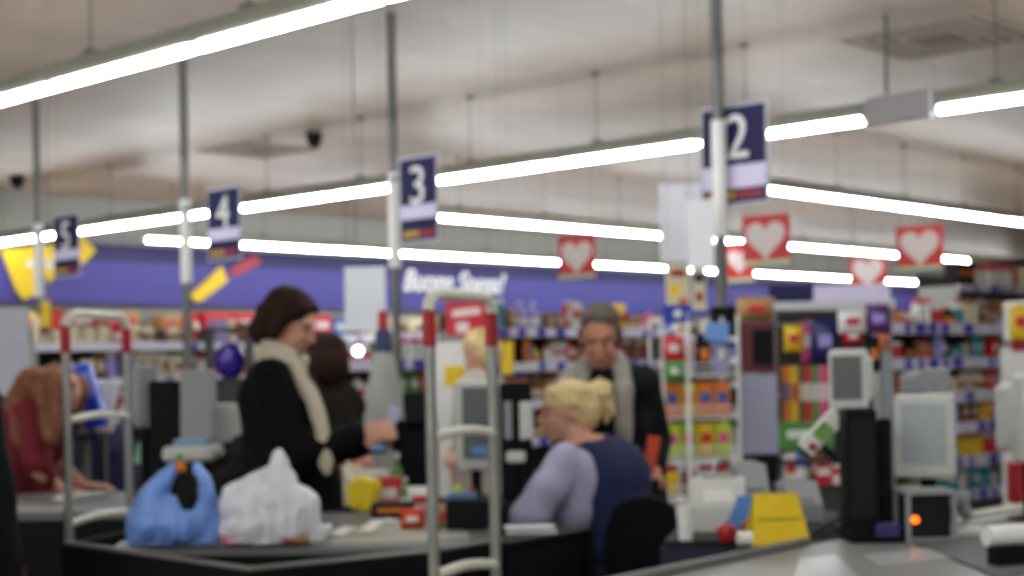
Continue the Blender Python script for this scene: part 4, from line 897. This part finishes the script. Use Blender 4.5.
blob('jacket', [K(s1+Vector((.01, 0, 0)), .085, L(590, 376, .02), .06), K(s2, .085, L(620, 376, .02), .06), K(s1, .085, e1, .07), K(e1, .07, w1+Vector((0, .02, .03)), .052), K(s2, .085, e2, .072), K(e2, .072, w2+Vector((0, .03, .02)), .052),
    K(L(640, 395, .02), .09, L(642, 500, .0), .11), K(L(574, 395, .02), .09, L(572, 500, 0), .1), K(L(607, 400, .09), .13, L(607, 500, .07), .15)], [M_jkt], t, .012, 4, disp=wr(10, .01))
blob('lapel', [K(L(588, 366, -.03), .04, L(568, 380, -.07), .045), K(L(568, 380, -.07), .045, L(560, 392, -.09), .035), K(L(582, 376, -.1), .035, L(580, 440, -.15), .032), K(L(620, 364, -.03), .04, L(624, 390, -.14), .04), K(L(624, 390, -.14), .04, L(624, 445, -.165), .036), K(L(590, 362, .06), .045, L(618, 362, .06), .045)], [M_fleece], t, .009, 3, disp=wr(16, .006))
blob('trousers', [K((0, 0, .95), .165, (0, 0, .86), .165), K((-.09, 0, .86), .11, (-.1, 0, .48), .078), K((-.1, 0, .48), .076, (-.1, .02, .1), .06), K((.09, 0, .86), .11, (.1, 0, .48), .078), K((.1, 0, .48), .076, (.1, .02, .1), .06)], [M_trs], t, .014, 4)
MB().tube([L(600, 377, -.15), L(600, 386, -.155)], .006).build('zip_pull', M_steel, t)
p = at(651, 455, 5.95); tag(MB().box((0, 0, 0), (.05, .006, .15), rot=Euler((0, .2, 0)), bev=.002).build('leaflet', mat('orange_red_card', 'e2502a', .5), None, loc=p, rz=RZV), 'slim orange-red leaflet held beside the grey haired man', 'leaflet')
# ---------------------------------------------------------------- blonde cashier
Z = 5.6; X = 594; L = lambda px, py, f=0: P3(px, py, X, Z, f)
t = thing('person', 'blonde cashier with hair clipped up, lilac shirt and navy waistcoat, seated', 'person', base(X, Z), RZV)
M_shirt = mat('lilac_shirt', 'b5aeca', .85, var=.06, scale=30, bump=.2); M_vest = mat('navy_waistcoat', '161d48', .8, var=.15, scale=20); M_blond = mat('blonde_hair', 'dcbf88', .6, var=.3, scale=45)
hc = L(566, 412, 0); R = frame(PI+.25, .12)
s1, s2 = L(566, 462, -.16), L(592, 456, .17)
e1, w1 = L(534, 512, -.2), L(508, 532, -.02); e2, w2 = L(562, 505, .24), L(520, 520, .2)
pel = Vector((.12, 0, .54))
pr = head_prims(hc, R, 0, .94)+[K(hc+Vector((.03, 0, -.07)), .05, L(583, 447), .058), K(L(590, 470), .14, L(600, 520), .14), K(L(600, 520), .14, pel, .16), K(s1, .06, e1, .047), K(e1, .047, w1, .03), K(s2, .06, e2, .047), K(e2, .047, w2, .03),
    K(pel+Vector((0, -.09, 0)), .1, (-.3, -.1, .55), .07), K((-.3, -.1, .55), .065, (-.25, -.1, .1), .042), K(pel+Vector((0, .09, 0)), .1, (-.3, .1, .55), .07), K((-.3, .1, .55), .065, (-.25, .1, .1), .042), K((-.23, -.1, .045), .04, (-.4, -.11, .035), .03), K((-.23, .1, .045), .04, (-.4, .11, .035), .03)]
pr += hand_prims(w1, (-1, .2, 0), (0, .2, -1), 1, curl=.4)+hand_prims(w2, (-1, 0, 0), (0, -.2, -1), -1, curl=.4)
blob('body', pr, [M_skin], t, .0075, 3); face_parts(hc, R, t, mat('fair_brow', '8a6a42', .6), .98)
blob('shirt', [K(s1, .072, L(548, 488, -.2), .074), K(L(548, 488, -.2), .074, e1, .064), K(e1, .072, L(524, 520, -.13), .06), K(s2, .085, e2, .07), K(e2, .068, L(545, 512, .22), .055), E(L(580, 482, -.04), (.14, .16, .14)), K(L(580, 455), .07, L(578, 452), .07), K(L(575, 470, -.12), .09, L(578, 510, -.1), .09)], [M_shirt], t, .01, 4, disp=wr(10, .013))
blob('waistcoat', [K(L(588, 456, -.09), .062, L(604, 452, .12), .075), E(L(606, 478, .0), (.16, .19, .16)), E(L(624, 480, .05), (.11, .17, .12)), K(L(602, 475, -.05), .14, L(614, 540, -.03), .165), K(L(612, 490, .08), .15, L(618, 550, .08), .16), K(L(614, 540), .17, pel+Vector((0, 0, .02)), .185), K(L(615, 462, .12), .07, L(632, 482, .12), .08), K(L(584, 452, -.06), .035, L(578, 444, -.02), .03)], [M_vest], t, .012, 4, disp=wr(8, .010))
blob('trousers', [K(pel+Vector((0, 0, -.01)), .17, pel+Vector((-.05, 0, -.02)), .165), K(pel+Vector((0, -.09, 0)), .12, (-.3, -.1, .56), .085), K((-.3, -.1, .55), .08, (-.25, -.1, .12), .06), K(pel+Vector((0, .09, 0)), .12, (-.3, .1, .56), .085), K((-.3, .1, .55), .08, (-.25, .1, .12), .06)], [M_trs], t, .014, 4)
q = lambda x, y, z: hc+R@Vector((x, y, z))
blob('hair', [E(q(-.02, 0, .04), (.1, .082, .082), 0, R), E(q(-.06, 0, -.005), (.076, .078, .08), 0, R), K(q(.045, -.045, .078), .022, q(.0, -.072, .035), .024), K(q(.045, .045, .078), .022, q(.0, .072, .035), .024),
    K(q(-.1, -.01, .05), .05, q(-.15, -.01, .045), .042), K(q(-.15, -.01, .045), .04, q(-.17, -.01, -.02), .026), K(q(-.17, -.01, -.02), .026, q(-.155, -.01, -.06), .012), K(q(-.14, -.01, .07), .03, q(-.185, -.01, .075), .018)], [M_blond], t, .008, 1, disp=wr(30, .008))
MB().tube([q(-.11, -.05, .06), q(-.12, -.055, .01), q(-.115, -.05, -.03)], .008).build('hair_clip', mat('brown_pack', COL['brown']), t, True)
MB().box(L(648, 476, .0)+Vector((0, 0, 0)), (.03, .03, .03), bev=.008).build('badge_cuff', mat('pale_blue_card', 'b8c4e0', .5), t)
# ---------------------------------------------------------------- dark figure behind the woman
Z = 7.4; X = 334; L = lambda px, py, f=0: P3(px-10, py, X, Z, f)
t = thing('person', 'person in a dark brown coat standing behind the scarf wearing woman, back turned', 'person', base(X, Z), RZV)
M_dbr = mat('dark_brown_coat', '261e18', .85, var=.3, scale=40)
hc = L(334, 360); R = frame(PI/2+.1, .3)
pr = head_prims(hc, R)+[K(hc+Vector((0, 0, -.07)), .05, L(333, 385), .06), K(L(338, 410), .14, L(338, 470), .14), K(L(338, 470), .14, (0, 0, .85), .15), K(L(315, 400, -.05), .06, L(318, 450, -.05), .045), K(L(318, 450, -.05), .045, L(340, 460, -.2), .03), K(L(356, 402, .05), .06, L(360, 450, .05), .045), K(L(360, 450, .05), .045, L(352, 462, -.1), .03),
    K((-.09, 0, .85), .1, (-.1, 0, .47), .065), K((-.1, 0, .47), .06, (-.1, 0, .08), .042), K((.09, 0, .85), .1, (.1, 0, .47), .065), K((.1, 0, .47), .06, (.1, 0, .08), .042), K((-.1, -.02, .045), .04, (-.08, .15, .035), .033), K((.1, -.02, .045), .04, (.12, .15, .035), .033)]
pr += hand_prims(L(340, 460, -.2), (.8, -.3, .1), (0, 0, -1), 1)+hand_prims(L(352, 462, -.1), (-.2, -.8, 0), (0, 0, -1), -1)
blob('body', pr, [M_skin2], t, .009, 3); face_parts(hc, R, t, M_brun)
q = lambda x, y, z: hc+R@Vector((x, y, z))
blob('hair', [E(q(-.03, 0, .03), (.115, .125, .105), 0, R), E(q(-.06, 0, -.05), (.1, .13, .11), 0, R)], [M_brun], t, .01, 2, disp=wr(30, .006))
blob('coat', [K(L(318, 398), .085, L(355, 400), .085), E(L(336, 405), (.2, .13, .13)), K(L(336, 410), .17, L(338, 480), .17), K(L(338, 480), .175, L(338, 560), .19), K(L(315, 400, -.05), .08, L(318, 450, -.05), .072), K(L(318, 450, -.05), .07, L(336, 459, -.17), .05), K(L(356, 402, .05), .08, L(361, 450, .05), .07), K(L(361, 450, .05), .07, L(353, 461, -.07), .05)], [M_dbr], t, .013, 4, disp=wr(10, .013))
# ---------------------------------------------------------------- blonde customer far behind the near gate
Z = 8.3; X = 481; L = lambda px, py, f=0: P3(px, py, X, Z, f)
t = thing('person', 'distant blonde customer in a pale coat seen between the uprights of the near gate', 'person', base(X, Z), RZV)
hc = L(479, 352); R = frame(PI-.5, .3)
pr = head_prims(hc, R, 0, .95)+[K(hc+Vector((0, 0, -.07)), .05, L(482, 376), .055), K(L(482, 392), .12, L(482, 440), .12), K(L(482, 440), .12, (0, 0, .88), .14)]
for sg in (-1, 1): pr += [K(L(482+sg*16, 390, sg*.08), .05, L(482+sg*19, 430, sg*.08), .042), K(L(482+sg*19, 430, sg*.08), .04, L(472+sg*14, 452, -.15), .026), K((sg*.09, 0, .86), .1, (sg*.1, 0, .47), .062), K((sg*.1, 0, .47), .06, (sg*.1, 0, .08), .04), K((sg*.1, .02, .045), .038, (sg*.1-.02, -.13, .035), .03)]+hand_prims(L(472+sg*14, 452, -.15), (-.3, -.8, -.2), (0, 0, -1), sg)
blob('body', pr, [M_skin], t, .0095, 3); face_parts(hc, R, t, M_blond, .95)
q = lambda x, y, z: hc+R@Vector((x, y, z))
blob('hair', [E(q(-.02, 0, .045), (.105, .088, .085), 0, R), E(q(-.06, 0, -.02), (.08, .088, .1), 0, R)], [M_blond], t, .01, 1, disp=wr(28, .006))
cp = [K(L(472, 388), .075, L(493, 388), .075), K(L(482, 392), .14, L(482, 450), .15), K(L(482, 450), .15, L(482, 500), .17)]
for sg in (-1, 1): cp += [K(L(482+sg*16, 390, sg*.08), .068, L(482+sg*19, 430, sg*.08), .062), K(L(482+sg*19, 430, sg*.08), .06, L(474+sg*14, 448, -.11), .045)]
blob('coat', cp, [mat('oatmeal_coat', 'b8b0a4', .8)], t, .013, 4, disp=wr(10, .01))
# ---------------------------------------------------------------- woman with long auburn hair at the left
Z = 6.7; X = 30; L = lambda px, py, f=0: P3(px, py, X, Z, f)
t = thing('person', 'customer with long auburn hair and dark red top bending over the left counter', 'person', base(X, Z), RZV)
M_aub = mat('auburn_hair', '7a4420', .6, var=.7, scale=18); M_redt = mat('dark_red_jersey', '6e0c1c', .8)
hc = L(58, 396, -.05); R = frame(-.35, 1.0)
sA, sB = L(28, 415, -.13), L(34, 410, .17)
pr = head_prims(hc, R)+[K(hc+Vector((-.06, 0, -.0)), .05, L(36, 408), .06), K(L(26, 425), .13, L(10, 470), .13), K(L(10, 470), .14, (-.14, 0, .85), .15), K(sA, .055, L(40, 470, -.18), .043), K(L(40, 470, -.18), .042, L(62, 492, -.1), .028), K(sB, .055, L(58, 462, .2), .043), K(L(58, 462, .2), .042, L(82, 486, .1), .028),
    K((-.14, -.09, .85), .1, (-.1, -.1, .47), .065), K((-.1, -.1, .47), .06, (-.12, -.1, .08), .042), K((-.14, .09, .85), .1, (-.1, .1, .47), .065), K((-.1, .1, .47), .06, (-.12, .1, .08), .042), K((-.13, -.1, .045), .04, (.03, -.1, .035), .033), K((-.13, .1, .045), .04, (.03, .1, .035), .033)]
pr += hand_prims(L(62, 492, -.1), (1, 0, 0), (0, 0, -1), -1, curl=.3)+hand_prims(L(82, 486, .1), (1, 0, 0), (0, 0, -1), 1, curl=.3)
blob('body', pr, [M_skin], t, .009, 3); face_parts(hc, R, t, M_aub)
blob('jersey', [K(sA, .075, L(39, 464, -.18), .062), K(L(39, 464, -.18), .06, L(50, 482, -.13), .048), K(sB, .075, L(55, 458, .2), .06), K(L(28, 424), .15, L(12, 470), .16), K(L(12, 470), .16, L(8, 500), .17), K(sA, .08, sB, .08)], [M_redt], t, .012, 4, disp=wr(10, .012))
blob('trousers', [K((-.14, 0, .88), .165, (-.14, 0, .84), .165), K((-.14, -.09, .84), .11, (-.1, -.1, .47), .078), K((-.1, -.1, .47), .076, (-.12, -.1, .1), .06), K((-.14, .09, .84), .11, (-.1, .1, .47), .078), K((-.1, .1, .47), .076, (-.12, .1, .1), .06)], [M_trs], t, .014, 4)
hr = [E(hc+Vector((-.02, 0, .04)), (.12, .1, .085)), K(L(62, 380), .075, L(34, 385), .08), K(L(34, 385, -.05), .08, L(16, 405, -.08), .06), K(L(20, 398, -.12), .05, L(18, 440, -.18), .025), K(L(42, 392, -.13), .05, L(52, 440, -.2), .03), K(L(60, 388, -.12), .05, L(58, 430, -.18), .028), K(L(76, 388), .06, L(76, 420), .03)]
blob('hair', hr, [M_aub], t, .01, 1, disp=lambda v: v+noise.noise_vector(Vector((v.x*30, v.y*30, v.z*8)))*.014)
# ---------------------------------------------------------------- seated cashier of the next lane
Z = 7.3; X = 104; L = lambda px, py, f=0: P3(px, py, X, Z, f)
t = thing('person', 'seated cashier in a navy jacket behind the left counter, mostly hidden', 'person', base(X, Z), RZV)
M_nav = mat('navy_jacket', '1f2546', .8, var=.15, scale=20)
hc = L(92, 404, .1); R = frame(PI-.3, .5)
pr = head_prims(hc, R, 0, .95)+[K(hc+Vector((.04, 0, -.06)), .05, L(100, 428, .05), .055), K(L(102, 450), .14, (.05, 0, .6), .15), K(L(92, 444, -.15), .055, L(84, 475, -.2), .045), K(L(84, 475, -.2), .043, L(66, 486, -.16), .028), K(L(104, 444, .17), .055, L(88, 475, .2), .045), K(L(88, 475, .2), .043, L(70, 484, .16), .028),
    K((.05, -.09, .56), .1, (-.3, -.1, .56), .068), K((-.3, -.1, .56), .062, (-.28, -.1, .08), .042), K((.05, .09, .56), .1, (-.3, .1, .56), .068), K((-.3, .1, .56), .062, (-.28, .1, .08), .042), K((-.27, -.1, .045), .04, (-.42, -.1, .035), .03), K((-.27, .1, .045), .04, (-.42, .1, .035), .03)]
pr += hand_prims(L(66, 486, -.16), (-1, 0, 0), (0, 0, -1), 1, curl=.3)+hand_prims(L(70, 484, .16), (-1, 0, 0), (0, 0, -1), -1, curl=.3)
blob('body', pr, [M_skin], t, .009, 3); face_parts(hc, R, t, M_brun, .95)
q = lambda x, y, z: hc+R@Vector((x, y, z))
blob('hair', [E(q(-.03, 0, .04), (.105, .09, .085), 0, R), E(q(-.06, 0, -.02), (.08, .088, .09), 0, R)], [M_brun], t, .01, 2, disp=wr(30, .006))
blob('jacket', [E(L(103, 448), (.15, .2, .13)), K(L(102, 455), .16, (.05, 0, .62), .18), K(L(92, 444, -.15), .08, L(85, 474, -.2), .07), K(L(85, 474, -.2), .068, L(72, 484, -.17), .05), K(L(104, 444, .17), .08, L(89, 474, .2), .07), K(L(89, 474, .2), .066, L(74, 483, .16), .05)], [M_nav], t, .012, 4, disp=wr(10, .01))
c = base(X, Z)+VR*.05; t = thing('stool', 'black cashier stool under the seated person in navy', 'stool', c, RZV)
MB().lathe([(.2, .36), (.21, .39), (.18, .42)], n=20).build('seat', M_blk2, t, True); MB().tube([(0, 0, .04), (0, 0, .37)], .03).build('column', M_steel, t, True); MB().lathe([(.22, 0), (.21, .03), (.05, .05)], n=20).build('foot', M_blk2, t, True)
# dark customer cut by the left edge
Z = 4.3; X = -8; L = lambda px, py, f=0: P3(px, py, X, Z, f)
t = thing('person', 'dark clothed person cut off by the left edge of the frame', 'person', base(X, Z), RZV)
hc = Vector((-.12, 0, 1.55)); R = frame(.4, .1)
pr = head_prims(hc, R)+[K(hc+Vector((-.02, 0, -.07)), .05, (-.14, 0, 1.38), .06), K((-.14, 0, 1.25), .14, (-.12, 0, .9), .15)]
for sg in (-1, 1): pr += [K((-.13, sg*.19, 1.32), .058, (-.12, sg*.22, 1.05), .045), K((-.12, sg*.22, 1.05), .043, (-.04, sg*.2, .84), .028), K((-.12, sg*.09, .85), .1, (-.12, sg*.1, .47), .065), K((-.12, sg*.1, .47), .06, (-.13, sg*.1, .08), .042), K((-.14, sg*.1, .045), .04, (.02, sg*.1, .035), .033)] + hand_prims((-.04, sg*.2, .84), (.3, 0, -1), (0, -sg, 0), sg, curl=.4)
blob('body', pr, [M_skin2], t, .009, 3); face_parts(hc, R, t, M_brun)
q = lambda x, y, z: hc+R@Vector((x, y, z))
blob('hair', [E(q(-.03, 0, .04), (.105, .09, .085), 0, R), E(q(-.06, 0, -.02), (.08, .088, .09), 0, R)], [M_brun], t, .01, 2)
cp = [K((-.14, -.12, 1.33), .08, (-.14, .12, 1.33), .08), K((-.14, 0, 1.25), .17, (-.12, 0, .9), .18), K((-.12, 0, .9), .185, (-.12, 0, .55), .2)]
for sg in (-1, 1): cp += [K((-.13, sg*.19, 1.32), .078, (-.12, sg*.22, 1.05), .068), K((-.12, sg*.22, 1.05), .066, (-.06, sg*.2, .88), .05)]
blob('coat', cp, [M_coat], t, .013, 4, disp=wr(9, .012))
# ---------------------------------------------------------------- shopping bags
def bagmat(name, col, rough, tr):
    m = mat(name, col, rough, var=.1, scale=12, bump=.5); b = m.node_tree.nodes['Principled BSDF']; b.inputs['Transmission Weight'].default_value = 0; b.inputs['Subsurface Weight'].default_value = tr; b.inputs['Subsurface Scale'].default_value = .05; b.inputs['Subsurface Radius'].default_value = (1, 1, 1); return m
M_bb = bagmat('blue_film', '7ea6f0', .35, .25); M_wb = bagmat('white_film', 'e2e2e6', .3, .4)
def crump(k, amp):
    def f(v):
        if v.z < .012: return v
        n = noise.noise_vector(v*k)+noise.noise_vector(v*k*2.3)*.5; r = abs(noise.noise(Vector((v.x*k*1.6, v.y*k*1.6, v.z*k*.5))))
        return v+n*amp-Vector((v.x, v.y, 0)).normalized()*r*amp*1.4
    return f
Zb = 4.36
c = base(166, Zb, HC); s = FPX/Zb; t = thing('shopping_bag', 'light blue plastic carrier bag with two raised handles on the packing counter', 'bag', c, RZV)
l = lambda px, py, y=0: Vector(((px-166)/s, y, (at(166, py-2, Zb).z-HC)))
blob('bag_film', [E(l(168, 528)+Vector((0, 0, .01)), (.135, .10, .075)), E(l(168, 518), (.12, .09, .06)), K(l(148, 522), .068, l(153, 497), .042), K(l(192, 522), .07, l(201, 495), .036), K(l(151, 498), .042, l(163, 480, 0), .026), K(l(163, 480), .025, l(174, 469), .017), K(l(202, 500), .036, l(202, 480), .024), K(l(202, 480), .024, l(199, 469), .015), K(l(138, 540), .045, l(144, 520), .05), K(l(204, 538), .05, l(202, 515), .04)], [M_bb], t, .007, 3, disp=lambda v: (lambda q: Vector((q.x, q.y, max(q.z, .003))))(crump(14, .010)(v)))
blob('contents', [E(l(187, 502, -.02), (.032, .05, .07)), K(l(188, 484, -.02), .028, l(188, 498, -.03), .034)], [M_blk2], t, .009, 2)
p = at(180.5, 468, Zb); b = MB(); b.lathe([(.014, 0), (.018, .012), (.014, .028)], n=14); tag(b.build('orange_cap', mat('orange_pack', COL['orange']), None, True, loc=p-Vector((0, 0, .01))), 'orange bottle cap poking out of the blue carrier bag', 'bottle cap')
p = at(180, 460, Zb); b = MB(); b.lathe([(.008, 0), (.011, .01), (.006, .02)], n=10); tag(b.build('green_tip', mat('fresh_green', '5aa82c', .5), None, True, loc=p), 'green tip above the orange cap over the blue carrier bag', 'leaf')
c = base(272, 4.36, HC); s = FPX/4.36; t = thing('shopping_bag', 'white translucent plastic carrier bag with one peaked handle on the packing counter', 'bag', c, RZV)
l = lambda px, py, y=0: Vector(((px-272)/s, y, (at(272, py-2, 4.36).z-HC)))
blob('bag_film', [E(l(262, 526), (.14, .10, .085)), E(l(244, 512), (.085, .08, .08)), E(l(285, 518), (.10, .09, .1)), K(l(240, 500), .06, l(262, 488), .045), K(l(272, 505), .085, l(276, 482), .052), K(l(276, 482), .05, l(279, 462), .028), K(l(274, 464), .014, l(278, 452), .01), K(l(278, 452), .01, l(286, 464), .014), K(l(312, 538), .03, l(326, 530), .015), K(l(326, 530), .014, l(328, 526), .008), K(l(290, 520), .08, l(302, 538), .05)], [M_wb], t, .007, 3, disp=lambda v: (lambda q: Vector((q.x, q.y, max(q.z, .003))))(crump(13, .011)(v)))
for px, py, col, lab, dm in ((232, 541, 'pink', 'pink packet at the foot of the white carrier bag', (.08, .05, .03)), (285, 542, 'tan', 'tan packet at the foot of the white carrier bag, right side', (.12, .05, .028)), (255, 543, 'cream', 'cream packet under the front of the white carrier bag', (.09, .05, .025))):
    c = base(px, 4.31, HC); tag(_pg('pouch', col, c, dm, RZV), lab, 'packet')
# yellow bag by her coat
c = base(362, 5.2, HC); s = FPX/5.2; t = thing('shopping_bag', 'small bright yellow bag beside the black coat on the counter', 'bag', c, RZV)
blob('bag_film', [K((-.03, 0, .04), .03, (-.035, 0, .09), .03), K((.02, 0, .04), .032, (.03, 0, .09), .034), K((0, 0, .035), .034, (0, 0, .10), .034)], [mat('vivid_yellow_film', 'e8c818', .35, var=.1, bump=.4)], t, .008, 2, disp=crump(16, .008))
MB().tube([(-.04, -.01, .115), (-.07, -.01, .16), (-.05, -.01, .18)], .01).build('handle', M_cream, t, True)
